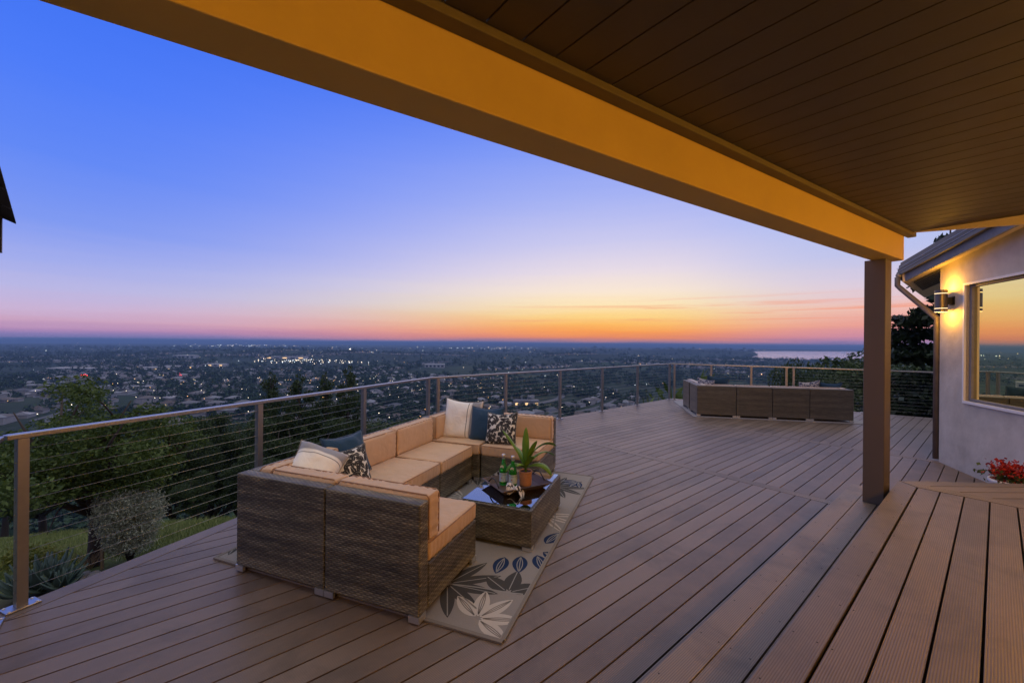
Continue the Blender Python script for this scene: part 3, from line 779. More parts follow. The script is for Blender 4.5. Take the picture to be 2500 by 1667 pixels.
# potted plant
pp = thing('potted_plant', onT(.42,.485,.0135), 0, 'broad leaved green plant in a ribbed clay pot on the tray', 'potted plant')
mb = MB(); pr = [(.0001,0),(.050,0),(.053,.004)]
for i in range(22): pr.append((.054+.004*i/21+(.0012 if i % 2 else -.0005), .006+.108*i/21))
pr += [(.061,.122),(.061,.132),(.055,.132),(.053,.118)]
mb.lathe(pr, 30); mb.build('pot', M['terracotta'], pp, smooth=True)
mb = MB(); mb.lathe([(.0001,.122),(.053,.121)], 20); mb.build('soil', M['soil'], pp)
def strap_leaf(base, az, el, L, W, droop, mat, parent, twist=0, fold=.35, n=14):
    mb = MB(); p = Vector(base); d = Vector((math.cos(az)*math.cos(el), math.sin(az)*math.cos(el), math.sin(el)))
    side = Vector((-math.sin(az), math.cos(az), 0)); prev = None; rows = []
    for i in range(n+1):
        s = i/n; w = W*(.18+.82*math.sin(math.pi*min(1, s*.92+.08))**.8) if i < n else .001
        nrm = side.cross(d).normalized(); sd = (side*math.cos(twist*s)+nrm*math.sin(twist*s)); nn = sd.cross(d)
        rows.append((p-sd*w/2+nn*w*fold*-.4*-1, p.copy(), p+sd*w/2+nn*w*fold*.4))
        p = p+d*(L/n); d = (d+Vector((0,0,-1))*droop/n*(.4+1.6*s)).normalized()
    i0 = len(mb.v)
    for r in rows: mb.v += [tuple(q) for q in r]
    for i in range(n):
        for k in range(2):
            a = i0+i*3+k; mb.f.append((a, a+1, a+4, a+3)); mb.m.append(0); mb.uv.append([(0,0)]*4)
    o = mb.build('leaf', mat, parent, smooth=True)
    s_ = o.modifiers.new('t', 'SOLIDIFY'); s_.thickness = .0012; return o
mb = MB(); mb.tube([(0,0,.115),(.002,0,.16),(-.003,.002,.21)], [.012,.010,.007], 10); mb.build('stem', M['plant_leaf'], pp, smooth=True)
for az, el, L, W, dr, tw, z in ((178,62,.36,.060,.45,.3,.19),(85,86,.31,.050,.15,-.5,.20),(20,48,.33,.055,1.5,.5,.18),(5,64,.37,.046,1.7,.9,.19),(-20,34,.29,.052,1.9,-.6,.16),(190,36,.22,.048,1.9,.4,.16),(-60,60,.22,.048,1.2,.3,.17),(120,55,.26,.05,1.0,-.4,.17),(235,50,.17,.045,1.3,.2,.15),(-35,70,.25,.045,.6,.8,.19)):
    strap_leaf((0,0,z), R(az), R(el), L*1.05, W*1.35, dr*1.25, M['plant_leaf'], pp, tw)
# napkin over the tray rim
M['napkin'] = mat_leafy('napkin_cloth', (.02,.02,.03), (.66,.64,.66), 5, .26, .5)
mb = MB(); n = 14; base = onT(.40,.20)
NA = onT(.33,.235,.052); Nd = (-d1*.9+d2*.25).normalized(); Ne = Vector((Nd.y, -Nd.x, 0))
i0 = 0
for j in range(n+1):
    for i in range(n+1):
        a = i/n; b = j/n
        p = NA+Nd*(a*.155)+Ne*((b-.5)*.075*(1+.5*abs(a-.5)))
        z = .016*math.sin(a*9+b*3)+.008*math.sin(b*11+a*4)+ .014
        if a > .62: z -= (a-.62)*.16
        if b > .55: z -= (b-.55)*.07
        mb.v.append((p.x, p.y, p.z+z))
for j in range(n):
    for i in range(n):
        a = j*(n+1)+i; mb.f.append((a,a+1,a+n+2,a+n+1)); mb.m.append(0); mb.uv.append([(i/n,j/n*.6),((i+1)/n,j/n*.6),((i+1)/n,(j+1)/n*.6),(i/n,(j+1)/n*.6)])
nk = mb.build('cloth_napkin', M['napkin'], None, smooth=True); nk.modifiers.new('s','SOLIDIFY').thickness = .002
tag(nk, 'crumpled white napkin with dark floral print on the tray rim', 'napkin')

lx_ = 1597; mb = MB(); mb.poly([(-.035,0,0),(-.01,-.014,.004),(.03,-.004,0),(.012,.013,.006)]); o = mb.build('fallen_leaf', M['pipe']); o.location = (1.55, 5.16, .006); tag(o, 'small dry leaf lying alone on the open deck boards', 'leaf')
# far seating group
fa = math.atan2(-.21,.978); fd = Vector((math.cos(fa), math.sin(fa), 0)); fe = Vector((-fd.y, fd.x, 0)); F0 = Vector((4.25, 9.25, .010))
G2 = 'pale cushioned wicker sofa sections of the far group'
x = 0
for w, side, lab in ((.83,'L','left corner section of the far sofa, two blue pillows above it'),(.73,None,'far sofa section, second from its left corner'),(.73,None,'far sofa section, second from its right corner'),(.83,'R','right corner section of the far sofa, nearest the brown post')):
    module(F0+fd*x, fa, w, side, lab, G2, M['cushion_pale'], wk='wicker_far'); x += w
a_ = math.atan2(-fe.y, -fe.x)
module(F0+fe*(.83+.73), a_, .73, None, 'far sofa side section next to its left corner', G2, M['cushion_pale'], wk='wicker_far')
module(F0+fe*(.83+1.46), a_, .73, None, 'far sofa end section, nearest the far railing', G2, M['cushion_pale']) if False else None
mb = MB(); mb.box(0, 3.5, 0, 2.6, 0, .009); 
rg = mb.build('outdoor_rug', simple('far_rug', (.30,.29,.30), .95, 0, .3, 30, .3, 200)); rg.location = Vector((F0.x, F0.y, .0015))-fd*.08-fe*.06; rg.rotation_euler = (0,0,fa)
tag(rg, 'pale rug edge showing beneath the far sofa group', 'rug')
GQ = 'pillows on the far sofa group'
def fp(x, y, z): return F0+fd*x+fe*y+Vector((0,0,z))
pillow('throw_pillow', .50, .15, M['p_blue'], 'wide blue pillow showing over the back of the far left corner', fp(.52,.36,.69), facing(fe, R(25), R(2)), GQ, False, 21)
pillow('throw_pillow', .40, .13, M['p_navy_leaf'], 'navy patterned pillow leaning in the far left sofa corner', fp(.28,.36,.66), facing(fe*.8+fd*.6, R(22), R(8)), GQ, False, 23)
pillow('throw_pillow', .42, .14, M['p_navy_leaf'], 'white and navy pillow peeking over the far right sofa back', fp(2.42,.34,.66), facing(fe, R(22), R(-8)), GQ, False, 25)
pillow('throw_pillow', .44, .14, M['p_blue'], 'blue pillow lying nearest the right end of the far sofa', fp(2.82,.36,.64), facing(fe, R(28), R(0)), GQ, False, 27)

# ------------------------------------------------------------------ porch cover: beam, post, ceiling
porch = thing('porch_cover', (0,0,0), 0, 'covered porch roof with brown board ceiling, thick beam and post', 'porch roof')
# beam: inner (camera side) and outer lines
bd = Vector((3.708+.822, 3.824-.967, 0)).normalized(); bn = Vector((bd.y, -bd.x, 0))     # bn points to the camera side
b_end = Vector((3.708, 3.824, 0)); ab = math.atan2(bd.y, bd.x)
BZ0, BZ1 = 2.47, 2.72
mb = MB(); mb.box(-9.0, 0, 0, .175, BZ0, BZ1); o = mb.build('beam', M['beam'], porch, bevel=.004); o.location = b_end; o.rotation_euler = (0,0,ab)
# beam local y points to -bn (left of direction) ; inner face at y=0
mb = MB(); mb.box(-9, .10, -.062, -.001, BZ1-.026, BZ1+.02)
o = mb.build('ceiling_trim', M['trim'], porch, bevel=.003); o.location = b_end; o.rotation_euler = (0,0,ab)
mb = MB(); mb.box(-.385, -.228, .008, .165, .171, BZ0-.001)
o = mb.build('post', M['post'], porch, bevel=.004); o.location = b_end; o.rotation_euler = (0,0,ab)
# post pinned where its foot stands on the step
pb = Vector((3.37, 3.867, 0)); ctr = pb+bn*.0785+bd*.0785
o.location = ctr-(bd*(-.3065))-(Vector((-bd.y, bd.x, 0))*.0865)
# ceiling boards run across (local q) ; clipped to the inner side of the beam
ceil_poly_w = [(-4.3,-1.35),(b_end.x+bn.x*.03+bd.x*.05, b_end.y+bn.y*.03+bd.y*.05),(4.72,2.42),(4.60,1.90),(.0,-2.6)]
cu = [toUQ(*p) for p in ceil_poly_w]
loc_ = [(q, -u) for u, q in cu]    # local frame turned so boards run along x
if sum(loc_[i][0]*loc_[(i+1)%len(loc_)][1]-loc_[(i+1)%len(loc_)][0]*loc_[i][1] for i in range(len(loc_))) < 0: loc_.reverse()
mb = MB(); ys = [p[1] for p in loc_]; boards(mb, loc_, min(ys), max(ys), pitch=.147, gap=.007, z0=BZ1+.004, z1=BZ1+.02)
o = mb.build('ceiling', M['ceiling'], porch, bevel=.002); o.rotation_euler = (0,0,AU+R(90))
mb = MB(); mb.prism(ceil_poly_w if True else [], BZ1+.022, BZ1+.20); mb.build('roof_slab', M['gap'], porch)
# fascia on the right end, growing towards the house
mb = MB(); a = Vector((3.745,3.765,0)); b = Vector((4.74,2.40,0)); n_ = Vector((.80,.60,0))*.03
za, zb = BZ1+.001, BZ1-.19
for (p, q, z0_, z1_) in ((a, b, za, zb),):
    P8 = [(p.x,p.y,z0_),(q.x,q.y,z1_),(q.x,q.y,BZ1+.2),(p.x,p.y,BZ1+.2)]; Q8 = [(x+n_.x, y+n_.y, z) for x, y, z in P8]
    mb.poly(P8[::-1]); mb.poly(Q8)
    for k in range(4): j = (k+1) % 4; mb.poly([P8[k], P8[j], Q8[j], Q8[k]])
mb.build('fascia', M['soffit'], porch)

# ------------------------------------------------------------------ house on the right
house = thing('house', (6.15,5.80,0), math.atan2(-.935,-.355), 'white stucco house with large picture window and grey metal roof', 'house')
# local x runs along the window wall towards the camera, local y points... to the left of x
lx = Vector((-.355,-.935,0)).normalized(); ly = Vector((-lx.y, lx.x, 0))   # ly = (.935,-.355): into the house
WH = 2.85
W0, W1, WZ0, WZ1 = .54, 2.55, .95, 2.46
mb = MB(); T = .2
mb.box(0, W0, 0, T, -.05, WH+.05); mb.box(W1, 4.13, 0, T, -.05, WH+.75); mb.box(W0, W1, 0, T, -.05, WZ0); mb.box(W0, W1, 0, T, WZ1, WH+.5)
mb.box(0.0, .2, T, 5, -.05, WH+.1)
mb.build('wall', M['stucco'], house)
# wall behind the camera, parallel to the boards
mb = MB(); mb.box(-6, 5.15, -1.75, -1.55, -.05, 2.95)
o = mb.build('wall', M['stucco'], None); o.parent = house; o.matrix_parent_inverse = Matrix.Identity(4)
hm = Matrix.Translation((6.15,5.80,0)) @ Matrix.Rotation(math.atan2(-.935,-.355), 4, 'Z')
o.matrix_local = hm.inverted() @ Matrix.Rotation(AU, 4, 'Z')
wn = MB()
e = .004
# outer casing, proud of the wall (towards -y)
for (x0_, x1_, z0_, z1_) in ((W0-.03,W1+.03,WZ1-.0,WZ1+.03),(W0-.03,W1+.03,WZ0-.035,WZ0),(W0-.03,W0,WZ0+.001,WZ1-.001),(W1,W1+.03,WZ0+.001,WZ1-.001)): wn.box(x0_, x1_, -.022, .05, z0_, z1_)
win = wn.build('window', M['white'], house, bevel=.002)
mb = MB()
for (x0_, x1_, z0_, z1_) in ((W0+.001,W0+.045,WZ0+.001,WZ1-.001),(W1-.045,W1-.001,WZ0+.001,WZ1-.001),(W0+.046,W1-.046,WZ0+.001,WZ0+.03),(W0+.046,W1-.046,WZ1-.03,WZ1-.001)): mb.box(x0_, x1_, .03, .09, z0_, z1_)
mb.build('frame', M['fascia'], win)
mb = MB(); mb.box(W0+.04, W1-.04, .055, .06, WZ0+.028, WZ1-.028); mb.build('pane', M['window'], win)
# sloping roof: plane through the eave corner E (level eave runs along the board direction)
E = Vector((6.16,6.33,2.677)); ev = Vector((.766,.643,0)); pv = Vector((.643,-.766,0)); sl = .277
def RP(a, b, dz=0): p = E+ev*a+pv*b+Vector((0,0,sl*b+dz)); return (p.x, p.y, p.z)
rk = Vector((lx.x, lx.y, 0)); ra, rb = rk.dot(ev), rk.dot(pv)      # rake runs along the wall towards the camera
def RK(t_, a=0, dz=0): return RP(ra*t_+a, rb*t_, dz)
hi = hm.inverted()
def hbuild(mb, name, mat, parent=None, **k):
    o = mb.build(name, mat, None, **k); pr = parent or house; o.parent = pr
    if pr is house: o.matrix_local = hi
    return o
LR = 4.0
sof = MB()     # soffit underside
sof.poly([RK(0), RP(3.2,0), (Vector(RP(3.2,0))+Vector(RK(LR))-Vector(RK(0)))[:], RK(LR)])
roof_ = hbuild(sof, 'roof', M['soffit'])
# rafters / vent slats under the corner
for k in range(7):
    mb = MB(); off = .38+.20*k
    a = Vector(RP(off,.02))+rk*.10; b = Vector(RP(off,.02))+rk*1.9; a.z = RP(0,rk.dot(pv)*.10+.02)[2]; b.z = RP(0,rk.dot(pv)*1.9+.02)[2]
    w = ev*.115; d = Vector((0,0,-.030))
    c8 = [a+d, b+d, b+d+w, a+d+w, a, b, b+w, a+w]
    for f in ((0,1,2,3),(7,6,5,4),(0,4,5,1),(3,2,6,7),(1,5,6,2),(0,3,7,4)): mb.poly([tuple(c8[i]) for i in f])
    mb.build('soffit_slat', M['roofmetal'], roof_)
    mb = MB(); mb.tube([a+w+d*.5+ev*.012, b+w+d*.5+ev*.012], .006, 6); mb.build('slat_edge', M['seam'], roof_)
def slabline(mb, t0, t1, h0, h1, out0, out1, mat=0):
    """board along the rake from t0 to t1 between heights h0,h1, pushed outwards by out"""
    o0 = -ly*out0; o1 = -ly*out1
    A = [Vector(RK(t0,0,h0))+o0, Vector(RK(t1,0,h0))+o0, Vector(RK(t1,0,h1))+o0, Vector(RK(t0,0,h1))+o0]
    B = [v-o0+o1 for v in A]
    mb.poly([tuple(v) for v in A], mat); mb.poly([tuple(v) for v in B[::-1]], mat)
    for k in range(4): j = (k+1) % 4; mb.poly([tuple(A[j]), tuple(A[k]), tuple(B[k]), tuple(B[j])], mat)
mb = MB(); slabline(mb, 0, LR, -.005, .115, .0, -.03); mb.build('fascia', M['fascia'], roof_)
mb = MB()
for k, (h0, h1, o_) in enumerate(((.112,.17,.05),(.172,.225,.035),(.227,.285,.02),(.287,.33,.0))): slabline(mb, -.14, LR, h0, h1, o_, -.06)
mb.build('metal_cladding', M['roofmetal'], roof_)
mb = MB()
for h in (.170, .2255): 
    a = Vector(RK(-.12,0,h))-ly*.053; b = Vector(RK(LR,0,h))-ly*.053; mb.tube([a, b], .0035, 6)
mb.build('seam', M['seam'], roof_)
# eave board along the hidden side, gutter and downspout
mb = MB()
a = Vector(RP(0,0)); b = Vector(RP(3.2,0))
P4 = [a+Vector((0,0,-.01)), b+Vector((0,0,-.01)), b+Vector((0,0,.11)), a+Vector((0,0,.11))]; Q4 = [p-pv*.03 for p in P4]
mb.poly([tuple(p) for p in P4]); mb.poly([tuple(p) for p in Q4[::-1]])
for k in range(4): j = (k+1) % 4; mb.poly([tuple(P4[j]), tuple(P4[k]), tuple(Q4[k]), tuple(Q4[j])])
mb.build('eave_board', M['soffit'], roof_)
mb = MB(); g0 = a-pv*.03+Vector((0,0,.10)); g1 = b-pv*.03+Vector((0,0,.10))
mb.tube([g0-pv*.045+ev*.02, g1-pv*.045], .040, 14); mb.build('gutter', M['fascia'], roof_, smooth=True)
wc = Vector((6.15,5.80,0)); ds = wc-lx*.06+(-ly)*.0
dx_ = Vector((6.172,5.862,0))
mb = MB(); gq = g0-pv*.06+ev*.02
mb.tube([gq+Vector((0,0,-.03)), gq+Vector((0,0,-.16)), gq.lerp(Vector((dx_.x,dx_.y,gq.z-.20)), .1)+Vector((0,0,-.20)), Vector((dx_.x,dx_.y,2.06)), Vector((dx_.x,dx_.y,1.95)), Vector((dx_.x,dx_.y,.03))], .036, 12)
hbuild(mb, 'downspout', simple('weathered_downspout', (.13,.11,.10), .55, .3, .5, 9), None, smooth=True)

# wall sconces (lit lamps of the place)
def sconce(p, nrm, label, power, spread=None):
    n_ = Vector(nrm).normalized(); a = math.atan2(n_.y, n_.x)
    t = thing('wall_sconce', p, a, label, 'wall lamp', 'up and down lamps on the house walls')
    # local x = away from the wall
    mb = MB(); mb.box(0, .012, -.05, .05, -.06, .06); mb.box(.012, .06, -.028, .028, -.05, .05); mb.build('bracket', M['black'], t, bevel=.003)
    mb = MB(); c = (.122, 0, 0); r = .066
    mb.lathe([(r-.004,-.150),(r,-.150),(r,-.106)], 32, 0, c); mb.lathe([(r,-.100),(r,.100)], 32, 0, c); mb.lathe([(r,.106),(r,.150),(r-.004,.150)], 32, 0, c)
    mb.lathe([(r-.004,-.15),(r-.004,-.02),(.0001,-.02)], 32, 0, c); mb.lathe([(.0001,.02),(r-.004,.02),(r-.004,.15)], 32, 0, c)
    mb.build('shade', M['sconce'], t, smooth=False)
    mb = MB(); mb.lathe([(r-.0015,-.107),(r-.0015,-.099)], 32, 0, c); mb.lathe([(r-.0015,.099),(r-.0015,.107)], 32, 0, c); mb.lathe([(r-.002,-.1525),(r+.0005,-.1525),(r+.0005,-.1500)], 32, 0, c)
    mb.build('light_slit', M['slit'], t)
    mb = MB(); mb.lathe([(.0001,.07),(.055,.07)], 24, 0, c); mb.lathe([(.055,-.07),(.0001,-.07)], 24, 0, c); mb.build('lens', M['bulb'], t)
    W = t.matrix_world
    for sg in (1, -1):
        ld = bpy.data.lights.new('lamp', 'SPOT' if spread else 'POINT'); ld.color = (1, .46, .04); ld.energy = power; ld.shadow_soft_size = .03
        if spread: ld.spot_size = spread; ld.spot_blend = .9
        lo = bpy.data.objects.new('bulb', ld); COL.objects.link(lo); lo.parent = t; lo.location = (.122, 0, sg*(.165 if not spread else .09))
        lo.rotation_euler = (math.pi if sg > 0 else 0, 0, 0)
def wallp(t_, z, off=0): p = Vector((6.15,5.80,z))+lx*t_-ly*off; return p
sconce(wallp(.27, 2.285), -ly, 'lit up and down wall lamp between the corner and the picture window', 13)
sconce(wallp(3.35, 2.285), -ly, 'lit wall lamp beyond the window, outside the picture', 40)
back = lambda u: UQ(u, -1.55, 2.2)
sconce(back(3.2), UQ(0,1), 'lit wall lamp on the porch wall behind the viewer', 50)
sconce(back(.2), UQ(0,1), 'second lit wall lamp on the porch wall behind the viewer', 50)
sconce(back(-3.0), UQ(0,1), 'third lit wall lamp on the porch wall, far left', 32)

# flower pot by the wall
fl = thing('flower_pot', (5.17,4.17,-.02), 0, 'white pot of red flowers at the foot of the stucco wall', 'flower pot')
mb = MB(); mb.lathe([(.0001,.002),(.11,.002),(.15,.26),(.16,.27),(.16,.30),(.145,.30),(.14,.26),(.0001,.255)], 28); mb.build('pot', M['white'], fl, smooth=True)
rs = np.random.RandomState(5)
def leafquads(centers, size, rs, aspect=1.6, jitter=.5, updir=None):
    n = len(centers)
    a = rs.normal(size=(n,3)); a /= np.linalg.norm(a, axis=1)[:,None]
    if updir is not None: a = a*(1-updir)+np.array([0,0,1])*updir; a /= np.linalg.norm(a, axis=1)[:,None]
    b = rs.normal(size=(n,3)); b -= (b*a).sum(1)[:,None]*a; b /= np.linalg.norm(b, axis=1)[:,None]
    s = size*(1+jitter*(rs.rand(n,1)-.5)*2)
    la = a*s*aspect/2; lb = b*s/2
    v = np.stack([centers-la, centers+lb*.9-la*.1, centers+la, centers-lb*.9-la*.1], axis=1)
    return v.reshape(-1,3)
P_ = rs.normal(size=(620,3))*np.array([.075,.075,.045])+np.array([0,0,.40]); P_[:,2] = np.clip(P_[:,2], .28, .5)
arr_mesh('flower_plant', leafquads(P_, .022, rs), 4, M['red_petal'], fl)  # red flowers of the pot, all in one mesh
P_ = rs.normal(size=(260,3))*np.array([.09,.09,.035])+np.array([0,0,.33]); arr_mesh('flower_plant', leafquads(P_, .03, rs), 4, M['dark_leaf'], fl)

# roof corner of the wing at the left edge
T_ = Vector((-4.335,3.5,2.66)); ee = Vector((.754,-.657,0)); nl = Vector((-.657,-.754,0))
wing = thing('house_wing', (T_.x, T_.y, 0), 0, 'dark shingled roof corner with pale stucco at the left picture edge', 'house')
mb = MB()
M['shingle'] = simple('dark_shingle', (.025,.024,.022), .9, 0, .3, 20, .4, 60)
def obox(mb, a0, a1, n0, n1, z0, z1, mat=0, slope=0):
    P = []
    for z in (z0, z1):
        for (a, n) in ((a0,n0),(a1,n0),(a1,n1),(a0,n1)):
            p = ee*a+nl*n; P.append((p.x, p.y, z+slope*n))
    for f in ((0,1,2,3),(7,6,5,4),(0,4,5,1),(1,5,6,2),(2,6,7,3),(3,7,4,0)): mb.poly([P[i] for i in f], mat)
for k in range(3): obox(mb, -.0-.012*(k % 2), .55+k*.55, .0+k*.018, 1.8, 2.67+.02*k, 2.689+.02*k, 0, .45)
for k in range(5): obox(mb, k*.62+.02, k*.62+.60, -.016, .3, 2.655, 2.669, 0, .45)
mb.build('roof', M['shingle'], wing)
mb = MB(); obox(mb, .02, 2.6, .10, 1.7, 2.58, 2.60, 0, .45); mb.build('soffit', M['soffit'], wing)
mb = MB(); obox(mb, .05, .13, .055, .115, 2.38, 2.69); mb.build('barge_board', M['black'], wing)
mb = MB(); obox(mb, .10, 2.4, .16, 1.6, 2.31, 2.62); mb.build('wall', M['stucco'], wing)

# ------------------------------------------------------------------ terrain
dc = 1/1.0705
def dout(x, y):
    a = (-(x+2.95)*.934+(y-2.4)*.357); b = (-x*.639+y*.769)-6.2; c = (x*.486+y*.874)-13.0
    return np.maximum(np.maximum(a, b), c)
VZ = -76.0
def vnoise(x, y, s, seed=0):
    """cheap smooth value noise, vectorised"""
    x = x/s+seed*17.3; y = y/s+seed*9.7
    xi = np.floor(x); yi = np.floor(y); fx = x-xi; fy = y-yi; fx = fx*fx*(3-2*fx); fy = fy*fy*(3-2*fy)
    def h(i, j): v = np.sin(i*127.1+j*311.7+seed*74.7)*43758.5453; return v-np.floor(v)
    return (h(xi,yi)*(1-fx)+h(xi+1,yi)*fx)*(1-fy)+(h(xi,yi+1)*(1-fx)+h(xi+1,yi+1)*fx)*fy
HILLS = [(-1250,2100,420,260,26),(-700,1900,300,200,15),(-300,2700,600,250,16),(430,2150,300,170,20),(1500,3300,700,260,34),(900,3900,700,300,26),(250,1500,220,120,10),(-1900,3000,700,300,18),(5200,4800,1500,500,60)]
def tz(x, y):
    x = np.asarray(x, float); y = np.asarray(y, float); d = dout(x, y)
    sh = .416*x+.909*y-6.55
    z = -1.0-.25*np.clip(d, -2, 1e9)-.5*np.logaddexp(0, sh/1.2)*1.2
    r = np.hypot(x, y)
    und = (vnoise(x, y, 5, 1)-.5)*.35*np.clip(d/4, 0, 1)+(vnoise(x, y, 22, 2)-.5)*2.0*np.clip((d-14)/20, 0, 1)
    # ridge running off to the right behind the house
    rg_ = 16*np.exp(-((y-.55*x-6)/26.)**2)*np.clip((x-14)/25, 0, 1)*np.exp(-((x-60)/60.)**2)
    z = z+und+rg_
    v = VZ+(vnoise(x, y, 260, 3)-.5)*9*np.clip((r-250)/400, 0, 1)+(vnoise(x, y, 90, 4)-.5)*2.5
    for (hx, hy, sx, sy, hh) in HILLS: v = v+hh*np.exp(-((x-hx)/sx)**2-((y-hy)/sy)**2)
    far = np.clip((r-4500)/2500, 0, 1); v = v*(1-far)+(VZ-1)*far
    k = 9.0; m = np.maximum(z, v); return m+np.log(np.exp((z-m)/k)+np.exp((v-m)/k))*k - k*.0
def hit(px, py):
    """where a sight line meets the hillside"""
    k = (px-1250)/985.0; g = (py-(832+k*985*.0087))/985.0; Y_ = np.linspace(2.5, 60, 4000); X_ = k*Y_; zr = 1.66-g*Y_; zt_ = tz(X_, Y_)
    i = int(np.argmax((zr <= zt_)&(dout(X_, Y_) > .15))); return float(X_[i]), float(Y_[i])
LAKE = [(1280,2080),(1620,2180),(1900,2050),(2350,2250),(3100,2700),(4300,3700),(5200,5100),(4400,5300),(3300,5000),(2500,4500),(2150,3600),(1750,2900),(1450,2450)]
# grid mesh in polar form: fine near, coarse far
rads = list(np.concatenate([np.linspace(1.2, 40, 90), np.geomspace(41, 9300, 190)]))
azs = np.radians(np.linspace(-100, 100, 331))
rr, aa = np.meshgrid(rads, azs, indexing='ij'); X = rr*np.sin(aa); Y = rr*np.cos(aa)
Z = tz(X, Y)
# lake bed: lower the land inside the lake outline
def inpoly(x, y, P):
    c = np.zeros(x.shape, bool); n = len(P)
    for i in range(n):
        x1, y1 = P[i]; x2, y2 = P[(i+1) % n]
        cond = ((y1 > y) != (y2 > y)) & (x < (x2-x1)*(y-y1)/(y2-y1+1e-12)+x1); c ^= cond
    return c
inl = inpoly(X, Y, LAKE); Z = np.where(inl, VZ-6, Z)
nr, na = X.shape; vs = np.stack([X, Y, Z], -1).reshape(-1, 3)
idx = np.arange(nr*na).reshape(nr, na)
q = np.stack([idx[:-1,:-1], idx[:-1,1:], idx[1:,1:], idx[1:,:-1]], -1).reshape(-1, 4)[:, ::-1]
me = bpy.data.meshes.new('ground'); me.vertices.add(len(vs)); me.vertices.foreach_set('co', vs.astype(np.float32).ravel())
me.loops.add(q.size); me.loops.foreach_set('vertex_index', q.astype(np.int32).ravel()); me.polygons.add(len(q)); me.polygons.foreach_set('loop_start', np.arange(0, q.size, 4, dtype=np.int32))
me.polygons.foreach_set('use_smooth', np.ones(len(q), bool)); me.update(calc_edges=True)
ground = bpy.data.objects.new('ground', me); COL.objects.link(ground); tag(ground, 'grassy hillside dropping to the dark wide valley', kind='structure')
def mat_ground():
    t = NT('terrain'); co = t.coord(); x, y, z = t.xyz(co)[0:3]
    r = t.n('VectorMath', _operation='LENGTH'); t.set(r.inputs[0], co); r = r.outputs['Value']
    # near: grass with bare earth beside the deck
    g = t.mix(t.noise(co, 3.0, 6, .7), (.06,.09,.024), (.16,.19,.065))
    g = t.mix(t.n('MapRange', i0=t.noise(co, .5, 4), i1=.45, i2=.65).outputs[0], g, (.12,.12,.06))
    dirt = t.mix(t.noise(co, 8, 6, .7), (.035,.026,.02), (.10,.078,.058))
    nearm = t.math('ADD', r, t.math('MULTIPLY', t.noise(co, .9, 3), 3.0))
    g = t.mix(t.n('MapRange', i0=nearm, i1=11.2, i2=13.0).outputs[0], dirt, g)
    # valley: fields, woods, built-up grain
    fld = t.n('TexVoronoi', Scale=.0032); t.set(fld.inputs['Vector'], t.mapping(co, (1,.55,1)))
    f1 = t.xyz(fld.outputs['Color'])[0]
    v = t.ramp(f1, [(0,(.018,.032,.018)),(.4,(.028,.048,.022)),(.6,(.045,.062,.030)),(.8,(.035,.060,.024)),(1,(.055,.070,.036))], 'CONSTANT')
    wd = t.n('MapRange', i0=t.noise(co, .006, 6, .65), i1=.44, i2=.55).outputs[0]
    v = t.mix(wd, v, t.mix(t.noise(co, .08, 5, .8), (.012,.020,.013), (.045,.058,.030)))
    sub = t.n('MapRange', i0=t.noise(co, .0022, 3), i1=.46, i2=.56).outputs[0]
    gr = t.ramp(t.noise(co, .07, 4, .9), [(.42,(.014,.026,.015)),(.52,(.026,.042,.026)),(.66,(.065,.07,.07))])
    v = t.mix(t.math('MULTIPLY', sub, .8), v, gr)
    c = t.mix(t.n('MapRange', i0=r, i1=60.0, i2=160.0).outputs[0], g, v)
    t.bsdf(c, .95, 0, t.bump(t.noise(co, 12, 6, .8), .6, .05), .1); return t.mat
me.materials.append(mat_ground())
mb = MB(); mb.poly([(p[0], p[1], VZ-.6) for p in LAKE][::1]); 
tl = NT('lake_water'); gl_ = tl.n('BsdfGlossy', Color=rgb((.95,.92,.95)), Roughness=.2); tl.t.links.new(gl_.outputs[0], tl.out.inputs[0]); lake = mb.build('lake', tl.mat); tag(lake, 'pale pink lake reflecting the sunset beyond the hills', kind='structure')
if lake.data.polygons[0].normal.z < 0: lake.data.flip_normals()

